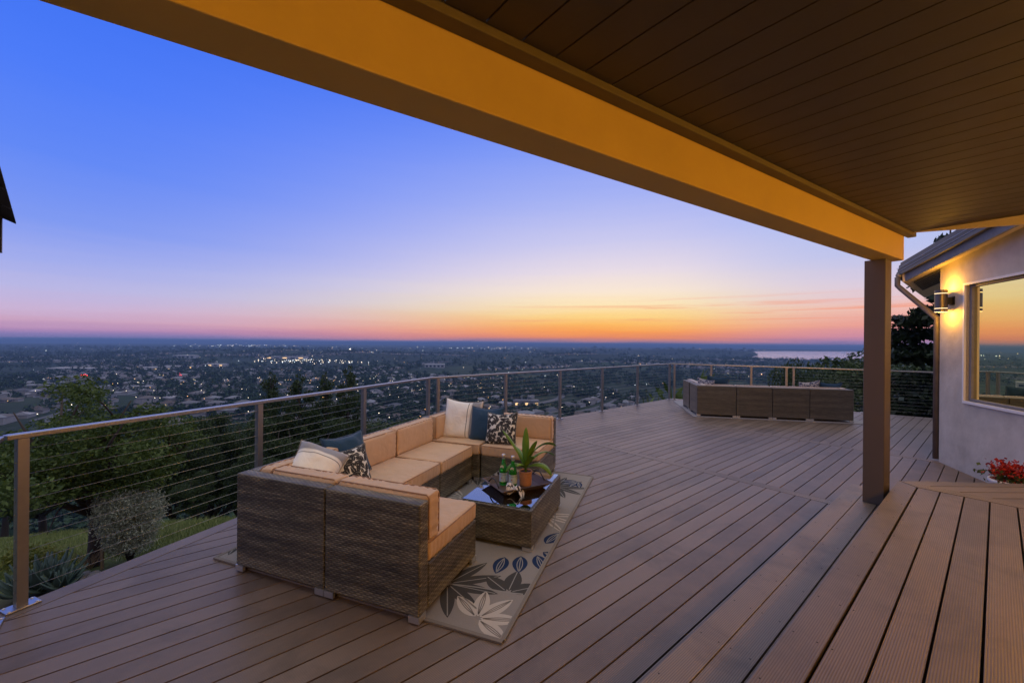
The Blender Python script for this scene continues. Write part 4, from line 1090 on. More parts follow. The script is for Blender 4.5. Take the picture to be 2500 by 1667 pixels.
# ------------------------------------------------------------------ trees
def tree_mesh(kind, seed, H, CR, leaves, lsize, trunk_r, lmat, clumps=26):
    """returns (trunk object, crown object) meshes around the origin"""
    rs = np.random.RandomState(seed); rr_ = random.Random(seed); mb = MB(); tips = []
    if kind in ('oak', 'lobed'):
        fork = H*(.28 if kind == 'oak' else .18)
        bx, by = rr_.uniform(-.06,.06)*H, rr_.uniform(-.06,.06)*H
        mb.tube([(0,0,-.4),(0,0,0),(bx*.4,by*.4,fork*.5),(bx,by,fork)], [trunk_r*1.5,trunk_r*1.15,trunk_r*.95,trunk_r*.85], 10)
        nb = 7 if kind == 'oak' else 6
        for k in range(nb):
            az = 2*math.pi*(k+rr_.uniform(-.3,.3))/nb; sp = CR*rr_.uniform(.45,.95)
            top = H*rr_.uniform(.62,.97) if k else H*.97
            if k == 0: sp = CR*.15
            p0 = Vector((bx,by,fork*rr_.uniform(.8,1))); p2 = Vector((math.cos(az)*sp, math.sin(az)*sp, top*.93)); p1 = p0.lerp(p2,.5)+Vector((rr_.uniform(-.08,.08)*H, rr_.uniform(-.08,.08)*H, -.04*H))
            pts = [p0.lerp(p1,.5), p1, p1.lerp(p2,.5)+Vector((rr_.uniform(-.04,.04)*H,rr_.uniform(-.04,.04)*H,0)), p2]
            mb.tube([p0]+pts, [trunk_r*.6,trunk_r*.5,trunk_r*.38,trunk_r*.24,trunk_r*.08], 7)
            for j in range(max(3, clumps//nb)):
                s = rr_.uniform(.25,1); q = p0.lerp(p2, s)+Vector((rr_.gauss(0,.16)*CR, rr_.gauss(0,.16)*CR, rr_.gauss(0,.06)*H))
                q.z = min(q.z, H*.97)
                a = p0.lerp(p2, max(.15, s-.15)); mb.tube([a, a.lerp(q,.5)+Vector((0,0,.03*H)), q], [trunk_r*.2,trunk_r*.12,trunk_r*.04], 5)
                q.z = max(q.z, H*(.50 if kind == 'oak' else .38)); tips.append((q, CR*rr_.uniform(.12,.25), .6))
    elif kind == 'conifer':
        mb.tube([(0,0,-.4),(0,0,H*.5),(0,0,H)], [trunk_r*1.2,trunk_r*.7,trunk_r*.06], 9)
        nl_ = 26
        for k in range(nl_):
            f = (k+.5)/nl_; z = H*(.12+.86*f); rad = CR*(1-f)**.8*rr_.uniform(.7,1.1)+.05*CR
            for j in range(6):
                az = rr_.uniform(0, 6.28); e_ = Vector((math.cos(az)*rad, math.sin(az)*rad, z-rad*.12+rr_.uniform(-.1,.25)*rad))
                mb.tube([(0,0,z), (e_.x*.5, e_.y*.5, (z+e_.z)/2+.03*rad), e_], [trunk_r*.12*(1.2-f),trunk_r*.08,trunk_r*.02], 4)
                for s in (.35,.6,.85,1.0): tips.append((Vector((e_.x*s, e_.y*s, z+(e_.z-z)*s)), rad*.17+.04*CR, .45))
    elif kind == 'column':
        mb.tube([(0,0,-.4),(.1,0,H*.4),(-.05,.05,H*.9)], [trunk_r*1.2,trunk_r*.8,trunk_r*.15], 8)
        for k in range(clumps):
            f = (k+rr_.random())/clumps; z = H*(.2+.8*f); rad = CR*(.35+.65*math.sin(math.pi*min(1,f*.75+.2)))*(1-.55*f**4)
            az = rr_.uniform(0,6.28); q = Vector((math.cos(az)*rad*.6, math.sin(az)*rad*.6, z))
            mb.tube([(0,0,z-.08*H), q], [trunk_r*.22,trunk_r*.05], 5); tips.append((q, rad*rr_.uniform(.3,.55), .9))
    elif kind == 'bush':
        for k in range(14):
            az = rr_.uniform(0,6.28); el = rr_.uniform(.2,1); e_ = Vector((math.cos(az)*CR*(1-el*.4)*rr_.uniform(.5,.95), math.sin(az)*CR*(1-el*.4)*rr_.uniform(.5,.95), H*(.35+.6*el)))
            mb.tube([(0,0,-.1), e_*.5+Vector((0,0,.05*H)), e_], [trunk_r,trunk_r*.6,trunk_r*.15], 6)
            tips.append((e_, CR*rr_.uniform(.28,.46), .9)); tips.append((e_*.7, CR*.42, .9)); tips.append((e_*.45, CR*.40, .9))
    tm = mb.build('trunk', M['bark'], None, smooth=True)
    W_ = np.array([t[1]**2 for t in tips]); W_ = W_/W_.sum(); ch = rs.choice(len(tips), leaves, p=W_)
    C = np.array([tuple(tips[i][0]) for i in ch]); rd = np.array([tips[i][1] for i in ch]); fl_ = np.array([tips[i][2] for i in ch])
    d = rs.normal(size=(leaves,3)); d /= np.linalg.norm(d, axis=1)[:,None]; d *= (rs.rand(leaves,1)**.45)*1.15; d[:,2] *= fl_
    P = C+d*rd[:,None]
    cm = arr_mesh('crown', leafquads(P, lsize, rs, 2.0 if kind != 'bush' else 3.2, .5, .2), 4, lmat)
    for o in (tm, cm): COL.objects.unlink(o)
    return tm, cm
protos = {}
def proto(key, *a, **k):
    if key not in protos: protos[key] = tree_mesh(*a, **k)
    return protos[key]
def plant_tree(key, x, y, s, rz, name, label, cat, group=None, base=None):
    tm, cm = protos[key]
    z = float(tz(x, y)) if base is None else base
    t = thing(name, (x, y, z), rz, label, cat, group); t.scale = (s, s, s) if not hasattr(s, '__len__') else s
    for m in (tm, cm):
        c = m.copy(); COL.objects.link(c); c.parent = t; c.location = (0,0,0); c.rotation_euler = (0,0,0)
        c.name = m.name.split('.')[0]
    return t
proto('oakA', 'oak', 3, 5.0, 2.5, 46000, .046, .14, M['oak_leaf'], 90)
proto('oakB', 'oak', 12, 6.5, 3.6, 62000, .055, .20, M['dark_leaf'], 75)
proto('oakC', 'lobed', 21, 7.5, 3.2, 52000, .062, .18, M['dark_leaf'], 66)
proto('col', 'column', 31, 9.0, 1.5, 26000, .065, .16, M['dark_leaf'], 60)
proto('conA', 'conifer', 41, 13.0, 3.0, 36000, .12, .28, M['conifer_leaf'])
proto('olive', 'bush', 51, 1.5, .85, 34000, .020, .02, M['olive_leaf'])
proto('bushA', 'bush', 61, 1.4, 1.0, 6000, .06, .03, M['dark_leaf'])
# big oak on the left
ox, oy = hit(236, 1378); osc = (1.66-(920-823)/985*oy-float(tz(ox, oy)))/5.0
plant_tree('oakA', ox, oy, (osc*1.12, osc*1.12, osc), 0, 'oak_tree', 'leafy green oak with forked trunk, tallest tree behind the left railing', 'tree')
bpy.data.objects['oak_tree'].rotation_euler = (0, R(7), 0)
vx, vy = hit(322, 1368); vs_ = (1368-1208)/985*vy/1.5
plant_tree('olive', vx, vy, (vs_*.85, vs_*.85, vs_), 1.0, 'olive_bush', 'silvery grey olive bush beside the big oak trunk', 'bush')
def ptree(key, px, Y, ytop, name, label, cat, group=None, rz=0, wide=1.0, Hk=None):
    """tree standing on the hillside whose top reaches the sight line the photo gives it"""
    X = (px-1250)/985.0*Y; zt = 1.66-(ytop-(832+(px-1250)*.0087))/985.0*Y
    zg = float(tz(X, Y)); s = max(.25, (zt-zg)/Hk)
    return plant_tree(key, X, Y, (s*wide, s*wide, s), rz, name, label, cat, group)
HK = {'oakA':5.0,'oakB':6.5,'oakC':7.5,'col':9.0,'conA':13.0,'bushA':1.4}
TL = [
 ('oakB', 15, 21, 1110,'dark oak cut by the left picture edge, below the rail',1.0), ('oakB',110,26,1050,'dark oak left of the tallest oak and farther down the slope',.9),
 ('oakC',430,21,1020,'dark tree close to the right of the tallest oak',1.0), ('oakB',520,30,1015,'rounded dark tree down the slope above the bare slope',.9),
 ('oakC',585,24,1000,'dark tree seen just left of the second rail post',.8), ('col',662,22,907,'narrow upright dark tree, leftmost of four spires',.8),
 ('col',735,23,912,'narrow upright dark tree, second of four spires',.9), ('col',797,25,907,'narrow upright dark tree, third of four spires',.7),
 ('col',850,24,892,'narrow upright dark tree, tallest and rightmost of four spires',.7), ('oakC',700,20,1010,'dark tree below the four spires',1.0),
 ('oakC',620,17,1090,'low dark tree at the foot of the spires behind the near pillows',1.0), ('oakB',800,32,1045,'rounded tree behind the third rail post',1.0),
 ('oakB',930,34,1010,'dark tree right of the third rail post',1.1), ('oakB',1010,40,1000,'dark tree behind the double rail post',1.1), ('oakC',300,17,1120,'shaded tree standing behind the olive bush',1.0),
 ('oakC',60,18,1180,'shaded tree behind the first rail post',1.0), ('oakB',950,24,1060,'dark tree low behind the long sofa back',1.1), ('oakC',480,15.5,1150,'low dark tree above the grass right of the olive bush',1.0),
]
for i, (k, px, Y, yt, lab, wd) in enumerate(TL):
    ptree(k, px, Y, yt, 'hillside_tree', lab, 'tree', 'trees on the slope behind the left railing', rz=i*1.3, wide=wd, Hk=HK[k])
TR = [
 ('oakB',2000,34,877,'flat topped oak standing above the rail behind the far sofa',.42), ('oakB',2075,26,893,'dark oak left of the brown post, above the rail',.6), ('oakC',1925,30,948,'dark tree behind the double rail post of the far sofa',.5),
 ('oakB',2120,22,890,'dark tree hidden mostly by the brown post',.8), ('oakC',2215,20,885,'dark tree between the brown post and the conifer',1.1), ('oakB',2250,17,880,'dark tree at the foot of the conifer',1.0),
 ('oakC',1880,40,965,'tree low behind the middle of the far sofa',.6), ('oakB',2190,15,965,'dense dark tree behind the rail right of the brown post',1.1), ('oakB',2040,17,960,'dense dark tree behind the right end of the far sofa',.8), ('oakC',2270,14.5,940,'dense dark tree touching the downspout',.9),
 ('oakC',2130,45,866,'far dark tree on the ridge beside the brown post',1.2), ('oakB',2225,50,850,'far dark tree on the ridge line left of the conifer',1.2),
]
for i, (k, px, Y, yt, lab, wd) in enumerate(TR):
    ptree(k, px, Y, yt, 'hillside_tree', lab, 'tree', 'trees behind the far right railing', rz=i*1.1+.5, wide=wd, Hk=HK[k])
ptree('conA', 2318, 12.5, 545, 'conifer_tree', 'tall dark conifer behind the white house, poking above its roof', 'tree', rz=.7, wide=1.0, Hk=13.0)
ptree('bushA', 1675, 16, 925, 'leafy_shrub', 'green shrub beyond the railing left of the far sofa', 'shrub', rz=.2, wide=1.0, Hk=1.4) if False else None
protos['lime'] = tree_mesh('bush', 71, 3.0, 1.5, 5000, .10, .05, M['oak_leaf'])
ptree('lime', 1690, 17.5, 928, 'leafy_shrub', 'light green shrub beyond the rail, left of the far sofa', 'shrub', rz=.2, wide=.6, Hk=3.0)

# agave, weeds, rocks, stake
def agave(x, y, s, n, seed, label):
    t = thing('agave_plant', (x, y, float(tz(x, y))), 0, label, 'agave', 'agaves beside the deck'); rq = random.Random(seed); mb = MB()
    for k in range(n):
        az = k*2.4; el = R(18+62*k/n); L = s*(1-.35*k/n); W = s*.20
        p = Vector((0,0,.03)); d = Vector((math.cos(az)*math.cos(el), math.sin(az)*math.cos(el), math.sin(el))); sd = Vector((-math.sin(az), math.cos(az), 0)); rows = []; m_ = 7
        for i in range(m_+1):
            q = i/m_; w = W*(.5+.6*math.sin(math.pi*min(1,q+.12)))*(1-q**3) if i < m_ else .002
            nn = sd.cross(d).normalized(); rows.append((p-sd*w/2-nn*w*.25*-1, p-nn*.01, p+sd*w/2+nn*w*.25)); p = p+d*L/m_; d = (d+Vector((0,0,.10))).normalized()
        i0 = len(mb.v)
        for r_ in rows: mb.v += [tuple(v) for v in r_]
        for i in range(m_):
            for j in range(2): a = i0+i*3+j; mb.f.append((a,a+1,a+4,a+3)); mb.m.append(0); mb.uv.append([(0,0)]*4)
    o = mb.build('leaves', M['agave'], t, smooth=True); o.modifiers.new('s','SOLIDIFY').thickness = .012
agave(*hit(118,1440), .75, 24, 1, 'blue green agave seen between the first two rail posts'); agave(*hit(62,1455), .6, 20, 2, 'agave at the foot of the first rail post'); agave(*hit(155,1436), .45, 18, 3, 'small agave by the pale rocks')
rq = random.Random(3)
protos['weed'] = tree_mesh('bush', 81, .6, .5, 1500, .035, .008, M['yellow_leaf'])
for i, (x, y, s, lab) in enumerate(((*hit(102,1395),.75,'yellow green weed clump behind the first rail post'),(*hit(122,1402),.55,'smaller yellow green weed clump right of the first'),(*hit(58,1385),.8,'yellow green weed clump farther up the bank'))):
    plant_tree('weed', x, y, s, i, 'weed_clump', lab, 'weed', 'yellow weeds by the agaves')
rqn = random.Random(8)
for i in range(14):
    x, y = hit(rqn.uniform(165,235), rqn.uniform(1396,1416)); r_ = rqn.uniform(.05,.12)
    bmv = MB(); bmv.lathe([(.0001,-.5*r_),(r_*.8,-.3*r_),(r_,.1*r_),(r_*.7,.5*r_),(.0001,.62*r_)], 9)
    bmv.v = [(a*(1+.3*noise.noise(Vector((a*9+i,b*9,c*9)))), b*(1+.3*noise.noise(Vector((b*9,a*9+i,c*9)))), c) for a, b, c in bmv.v]
    o = bmv.build('rock', M['rock']); o.location = (x, y, float(tz(x, y))+.1*r_); tag(o, 'pale rock lying on bare earth beside the deck', 'rock', 'loose rocks beside the deck edge')
mb = MB(); mb.box(-.02, .02, -.02, .02, -.2, .42); o = mb.build('garden_stake', M['stake'], bevel=.003); sx_, sy_ = hit(254, 1386)
o.location = (sx_, sy_, float(tz(sx_, sy_))); o.rotation_euler = (.05,.03,.3); tag(o, 'short wooden stake standing in bare earth', 'stake')
# dry twiggy shrub near the stake
for i, (x, y, lab) in enumerate(((*hit(292,1352),'bare twiggy plant right of the wooden stake'),(*hit(226,1386),'bare twiggy plant left of the wooden stake'))):
    mb = MB(); rz_ = random.Random(i+4)
    for k in range(46):
        az = rz_.uniform(0,6.28); l = rz_.uniform(.15,.5); e_ = Vector((math.cos(az)*l*.6, math.sin(az)*l*.6, l)); mb.tube([(0,0,0), e_*.5+Vector((rz_.uniform(-.05,.05),rz_.uniform(-.05,.05),.04)), e_], [.004,.003,.001], 4)
    o = mb.build('dry_plant', M['stake']); o.location = (x, y, float(tz(x, y))); tag(o, lab, 'plant', 'bare twiggy plants beside the deck')
# grass blades
rs = np.random.RandomState(9); n = 60000
gx = rs.uniform(-20, 0.5, n); gy = rs.uniform(5.5, 19, n); dd = dout(gx, gy); rr1 = np.hypot(gx, gy)
ok = (dd > 1.5) & (.416*gx+.909*gy < 9) & (rr1+3*vnoise(gx,gy,1.1,5) > 12.6); gx = gx[ok]; gy = gy[ok]; gz = tz(gx, gy); n = len(gx)
hh = .10+.16*rs.rand(n)*(.4+vnoise(gx, gy, 1.3, 6)); th = rs.rand(n)*6.28; w = .012
b0 = np.stack([gx-np.cos(th)*w, gy-np.sin(th)*w, gz-.02], 1); b1_ = np.stack([gx+np.cos(th)*w, gy+np.sin(th)*w, gz-.02], 1)
tp = np.stack([gx+rs.normal(size=n)*.07, gy+rs.normal(size=n)*.07, gz+hh], 1)
go = arr_mesh('grass', np.stack([b0, b1_, tp], 1).reshape(-1,3), 3, M['grassb']); tag(go, 'rough green grass on the slope below the deck', 'grass', kind='stuff')

# ------------------------------------------------------------------ valley town
M['hw'] = simple('house_wall', (.34,.31,.29), .9, 0, .2, .3); M['hw2'] = simple('pale_house_wall', (.46,.45,.45), .9, 0, .2, .3)
def mat_roofs(name, stops):
    t = NT(name); co = t.n('NewGeometry').outputs['Position']; f = t.n('TexWhiteNoise', _noise_dimensions='3D')
    v = t.n('VectorMath', _operation='SNAP'); t.set(v.inputs[0], co); v.inputs[1].default_value = (24, 24, 200); t.set(f.inputs['Vector'], v.outputs[0])
    t.bsdf(t.ramp(f.outputs['Value'], stops, 'CONSTANT'), .85); return t.mat
M['hr'] = mat_roofs('tile_roof', [(0,(.08,.085,.10)),(.25,(.14,.14,.155)),(.5,(.20,.21,.235)),(.75,(.12,.105,.10)),(.88,(.28,.28,.31))]); M['hr2'] = mat_roofs('brown_roof', [(0,(.09,.07,.06)),(.4,(.13,.11,.10)),(.7,(.07,.06,.058))])
M['warm_win'] = emis('lit_window', (1,.62,.28), 1.6); M['dark_win'] = simple('dark_window', (.02,.025,.03), .15)
M['asphalt'] = simple('asphalt', (.085,.088,.095), .9)
M['lamp_w'] = emis('street_light', (1,.85,.62), 5); M['lamp_o'] = emis('orange_light', (1,.50,.18), 6); M['lamp_r'] = emis('red_light', (1,.03,.03), 4.0); M['lamp_c'] = emis('cool_light', (.85,.95,1), 4.5)
def hip(mb, x0, x1, y0, y1, z0, h, mat):
    cx, cy = (x0+x1)/2, (y0+y1)/2; L, W = x1-x0, y1-y0
    if L >= W: A = (x0+W/2, cy, z0+h); B = (x1-W/2, cy, z0+h)
    else: A = (cx, y0+L/2, z0+h); B = (cx, y1-L/2, z0+h)
    a, b, c, d = (x0,y0,z0), (x1,y0,z0), (x1,y1,z0), (x0,y1,z0)
    if L >= W: mb.poly([a,b,B,A], mat); mb.poly([b,c,B], mat); mb.poly([c,d,A,B], mat); mb.poly([d,a,A], mat)
    else: mb.poly([a,b,A], mat); mb.poly([b,c,B,A], mat); mb.poly([c,d,B], mat); mb.poly([d,a,A,B], mat)
    mb.poly([d,c,b,a], mat)
def house_proto(seed, parts):
    r = random.Random(seed); L = r.uniform(13,18); W = r.uniform(10,13); st = r.choice((1,1,2)); H = 3.1*st
    wall = MB(); roof = MB(); win_ = MB()
    wall.box(-L/2,L/2,-W/2,W/2,-2,H); wall.box(L/2-7, L/2-.5, -W/2-5, -W/2, -2, 3.0)
    hip(roof, -L/2-.6,L/2+.6,-W/2-.6,W/2+.6,H,2.3,0); hip(roof, L/2-7.5,L/2+.05,-W/2-5.5,-W/2+2,3.02,1.7,0)
    wins = []
    for f in range(st):
        for k in range(4): wins.append((-L/2+1.2+k*L/4.6, f*3.1))
    return wall, roof, wins, L, W
HP = []
for sd in range(6):
    wall, roof, wins, L, W = house_proto(sd, True); wm = M['hw'] if sd % 2 else M['hw2']; rm = M['hr'] if sd % 3 else M['hr2']
    t = thing('valley_house', (0,0,0)); wo = wall.build('walls', wm, t); roof.build('roof', rm, t)
    for k, (x, z) in enumerate(wins):
        m_ = MB(); m_.box(x, x+1.4, -W/2-.06, -W/2, z+.9, z+2.2); m_.build('window', M['warm_win'] if (k*7+sd) % 5 == 0 else M['dark_win'], wo)
        m_ = MB(); m_.box(x, x+1.4, W/2, W/2+.06, z+.9, z+2.2); m_.build('window', M['warm_win'] if (k*5+sd) % 6 == 0 else M['dark_win'], wo)
    # single-mesh version for the distance
    sm = MB(); 
    for src, mi in ((wall,0),(roof,1)):
        o_ = len(sm.v); sm.v += src.v; sm.f += [tuple(i+o_ for i in f) for f in src.f]; sm.m += [mi]*len(src.f); sm.uv += src.uv
    for k, (x, z) in enumerate(wins[:3]): sm.box(x, x+1.4, -W/2-.06, -W/2, z+.9, z+2.2, 2 if (k+sd) % 3 == 0 else 3)
    far_o = sm.build('valley_house', [wm, rm, M['warm_win'], M['dark_win']])
    HP.append((t, far_o, sm))
rt = random.Random(77); sites = []; roads = MB()
def clear(x, y, R_=24): 
    return all((x-a)**2+(y-b)**2 > R_*R_ for a, b, _ in sites)
def in_lake(x, y): return bool(inpoly(np.array([x]), np.array([y]), LAKE)[0])
def frame_ok(x, y): return y > 0 and -1.36 < x/y < 1.0
def town(x, y): return float(vnoise(np.array([x]), np.array([y]), 420, 11)[0])
streets = 0
lampsites = []
SPEC = []
for _ in range(60):    # near suburb, left and centre
    Y0 = rt.uniform(300, 900); k = rt.choice((rt.uniform(-1.3,-.35), rt.uniform(-.5,.55))); SPEC.append((k*Y0, Y0))
for _ in range(34):
    Y0 = rt.uniform(380, 900); k = rt.uniform(-1.3,-.45); SPEC.append((k*Y0+.0001, Y0, 1))
for _ in range(95):
    Y0 = rt.uniform(700, 2100); k = rt.uniform(-1.3,.75); SPEC.append((k*Y0, Y0))
for _ in range(60):
    Y0 = rt.uniform(1800, 4200); k = rt.uniform(-1.2,.5); SPEC.append((k*Y0, Y0))
for sp_ in SPEC:
    X0, Y0 = sp_[:2]
    if town(X0, Y0) < .40 and len(sp_) < 3: continue
    a = rt.choice((rt.uniform(-.35,.35), rt.uniform(1.2,1.9))); curv = rt.uniform(-.004,.004); x, y = X0, Y0; pts = []
    for s in range(rt.randint(7,14)):
        pts.append((x, y)); x += math.cos(a)*26; y += math.sin(a)*26; a += curv*26
    for i, (x, y) in enumerate(pts):
        dx, dy = (pts[min(i+1,len(pts)-1)][0]-pts[max(i-1,0)][0], pts[min(i+1,len(pts)-1)][1]-pts[max(i-1,0)][1]); l = math.hypot(dx,dy); dx/=l; dy/=l; az_ = math.atan2(dy,dx)
        for sg in (1,-1):
            hx, hy = x-dy*19*sg, y+dx*19*sg
            if frame_ok(hx, hy) and math.hypot(hx,hy) > 240 and clear(hx, hy) and not in_lake(hx, hy): sites.append((hx, hy, az_+(math.pi if sg > 0 else 0)))
        if i % 2 == 0: lampsites.append((x-dy*5, y+dx*5))
    if math.hypot(X0, Y0) < 1500:
        for i in range(len(pts)-1):
            (xa, ya), (xb, yb) = pts[i], pts[i+1]; dx, dy = xb-xa, yb-ya; l = math.hypot(dx,dy); nx_, ny_ = -dy/l*2.6, dx/l*2.6
            q = [(xa-nx_,ya-ny_),(xb-nx_,yb-ny_),(xb+nx_,yb+ny_),(xa+nx_,ya+ny_)]
            roads.poly([(a_,b_,float(tz(a_,b_))+.5) for a_, b_ in q])
# a long curving road in the middle distance
pr_ = None
for i in range(26):
    s = i/25; x = -60+210*s+45*math.sin(s*5); y = 420+320*s
    if pr_:
        dx, dy = x-pr_[0], y-pr_[1]; l = math.hypot(dx,dy); nx_, ny_ = -dy/l*5, dx/l*5
        roads.poly([(a_,b_,float(tz(a_,b_))+.6) for a_, b_ in ((pr_[0]-nx_,pr_[1]-ny_),(x-nx_,y-ny_),(x+nx_,y+ny_),(pr_[0]+nx_,pr_[1]+ny_))])
    pr_ = (x, y)
ro = roads.build('road', M['asphalt']); tag(ro, 'pale streets winding through the valley suburbs', kind='structure')
sites.sort(key=lambda s: s[0]**2+s[1]**2)
near = sites[:290]; rest = sites[290:1500]
print('sites', len(sites), 'near', len(near), 'rest', len(rest))
KN = ['pale walled house with grey tile roof','tan house with grey tile roof','tan house with brown roof']
for i, (x, y, a) in enumerate(near):
    k = rt.randrange(6); t, fo, sm = HP[k]; z = float(tz(x, y))
    desc = ('pale' if k % 2 == 0 else 'tan')+' walled valley house with '+('grey' if k % 3 else 'brown')+' hip roof, '
    if i < 60: c = copy_tree(t); desc += 'among the nearest to the hill'
    else: c = fo.copy(); COL.objects.link(c); desc += 'farther out in the suburb'
    c.location = (x, y, z); c.rotation_euler = (0,0,a); tag(c, desc, 'house', 'houses of the valley suburb')
for t, fo, sm in HP:
    for ch in list(t.children):
        for g in list(ch.children): bpy.data.objects.remove(g)
        bpy.data.objects.remove(ch)
    bpy.data.objects.remove(t); bpy.data.objects.remove(fo)
sm_all = MB()
for (x, y, a) in rest:
    k = rt.randrange(6); sm = HP[k][2]; z = float(tz(x, y)); o_ = len(sm_all.v); ca, sa = math.cos(a), math.sin(a)
    sm_all.v += [(x+ca*p[0]-sa*p[1], y+sa*p[0]+ca*p[1], z+p[2]) for p in sm.v]; sm_all.f += [tuple(i+o_ for i in f) for f in sm.f]; sm_all.m += sm.m; sm_all.uv += sm.uv
o = sm_all.build('distant_houses', [M['hw'], M['hr'], M['warm_win'], M['dark_win']]); tag(o, 'hundreds of tiny houses spread across the far valley', 'houses', kind='stuff')
# commercial / civic buildings
def bigb(px, ypx, w, d, h, rz, label, mat, lit=0):
    r = (76-3)*985/(ypx-(832+(px-1250)*.0087)); X = (px-1250)/985*r; z = float(tz(X, r))
    # solve again with real ground height
    r = (1.66-z)*985/(ypx-(832+(px-1250)*.0087)); X = (px-1250)/985*r; z = float(tz(X, r))
    t = thing('long_building', (X, r, z), rz, label, 'building', 'large flat roofed buildings in the valley')
    mb = MB(); mb.box(-w/2, w/2, -d/2, d/2, -3, h); mb.build('walls', mat, t); mb = MB(); mb.box(-w/2-.6, w/2+.6, -d/2-.6, d/2+.6, h, h+.8); mb.build('roof', M['hr'] if mat is M['hw'] else M['hw2'], t)
    for k in range(5):
        x0_ = -w/2+w*(k+.25)/5; mb = MB(); mb.box(x0_, x0_+w/9, -d/2-.15, -d/2, h*.2, h*.7); mb.build('window', M['warm_win'] if lit and k % 2 == 0 else M['dark_win'], t)
bigb(182, 903, 95, 30, 7, .05, 'long white roofed building left in the valley, beyond the oak', M['hw2'])
bigb(455, 870, 90, 25, 12, -.1, 'white block on the low hill above the oak crown', M['hw2'])
bigb(1062, 893, 60, 22, 11, .1, 'white roofed block in mid valley above the double rail post', M['hw2'])
bigb(390, 902, 90, 25, 6, .0, 'flat building left of the school like row behind the oak', M['hw2'], 1)
bigb(440, 896, 80, 25, 6, .1, 'flat building in the row right behind the oak crown', M['hw2'], 1)
bigb(520, 892, 80, 25, 6, .0, 'flat building at the right end of the row behind the oak', M['hw2'], 1)
bigb(1285, 985, 30, 14, 5, .1, 'dark roofed hall with lights beneath the far rail, near the curved road', M['hw'], 1)
bigb(850, 858, 130, 30, 9, .0, 'distant lit warehouse near the bright cluster of lights', M['hw2'], 1)
bigb(700, 872, 160, 30, 8, .0, 'distant lit store in the bright row of lights', M['hw2'], 1)
# valley trees
def blobtree(seed, faces=190):
    rs = np.random.RandomState(seed); n = faces; c = rs.normal(size=(14,3))*np.array([1.9,1.9,1.1])+np.array([0,0,4.6]); ch = rs.randint(0,14,n)
    d = rs.normal(size=(n,3)); d /= np.linalg.norm(d,axis=1)[:,None]; P = c[ch]+d*1.5*rs.rand(n,1)**.4
    return leafquads(P, 1.5, rs, 1.2, .4)
def fartree(seed):
    a = arr_mesh('valley_tree', blobtree(seed), 4, [M['far_leaf'], M['bark']]); mb = MB(); mb.tube([(0,0,-1),(0,0,4.5)], [.4,.2], 5); 
    # merge trunk quads into the leaf mesh arrays
    V = np.array([c.co for c in a.data.vertices]); q = np.array([mb.v[i] for f in mb.f if len(f) == 4 for i in f]); n0 = len(V)//4; V = np.concatenate([V, q]); n1 = len(q)//4
    bpy.data.objects.remove(a)
    o = arr_mesh('valley_tree', V, 4, [M['far_leaf'], M['bark']], None, [0]*n0+[1]*n1); return o, V, [0]*n0+[1]*n1
FT = [fartree(s) for s in (1,2,3,4)]
rv = random.Random(21); tp_ = []
tries = 0
for (hx_, hy_, _a) in sites[:1500]:
    for _k in range(2 if rv.random() < .4 else 1):
        q_ = _a+rv.uniform(-.5,.5)+(0 if _k else math.pi); tp_.append((hx_+math.cos(q_)*rv.uniform(11,14), hy_+math.sin(q_)*rv.uniform(11,14)))
while len(tp_) < 8500 and tries < 120000:
    tries += 1; f = rv.random(); Y0 = 110*math.exp(f*3.6) if rv.random() < .8 else rv.uniform(150, 900); k = rv.uniform(-1.35, 1.0); x, y = k*Y0, Y0
    dens = float(vnoise(np.array([x]), np.array([y]), 70, 8)[0])*.6+float(vnoise(np.array([x]), np.array([y]), 240, 9)[0])*.5
    if dens < .49 or in_lake(x, y): continue
    if math.hypot(x, y) > 230 and not clear(x, y, 9) and Y0 < 900: continue
    tp_.append((x, y))
tp_.sort(key=lambda p: p[0]**2+p[1]**2)
for i, (x, y) in enumerate(tp_[:290]):
    s = rv.uniform(.7,1.35); c = FT[i % 4][0].copy(); COL.objects.link(c); c.location = (x, y, float(tz(x, y))-.3); c.rotation_euler = (0,0,rv.uniform(0,6.28)); c.scale = (s, s, s*rv.uniform(.85,1.15))
    tag(c, 'dark round tree on the lower slope or valley edge, among many like it', 'tree', 'round trees at the foot of the hill')
vv = []; mm = []
rest_t = tp_[290:]
for i, (x, y) in enumerate(rest_t):
    o, V, mi = FT[i % 4]; d = math.hypot(x, y); s = rv.uniform(.7,1.3)*(1+min(1.3, d/3000)); a = rv.uniform(0,6.28); ca, sa = math.cos(a), math.sin(a)
    Q = V.reshape(-1,4,3); sel = np.arange(len(Q)); 
    if d > 600: sel = rs.choice(len(Q), 60 if d < 1500 else 26, replace=False)
    Q = Q[sel]*(1.0 if d < 600 else 1.25 if d < 1500 else 1.5); q = np.empty_like(Q); q[...,0] = (ca*Q[...,0]-sa*Q[...,1])*s+x; q[...,1] = (sa*Q[...,0]+ca*Q[...,1])*s+y; q[...,2] = Q[...,2]*s*.8+float(tz(x, y))-.5
    vv.append(q.reshape(-1,3))
o = arr_mesh('distant_trees', np.concatenate(vv), 4, M['far_leaf']); tag(o, 'dark dots of trees and woods across the far valley', 'trees', kind='stuff')
for o_, _, _ in FT: bpy.data.objects.remove(o_)
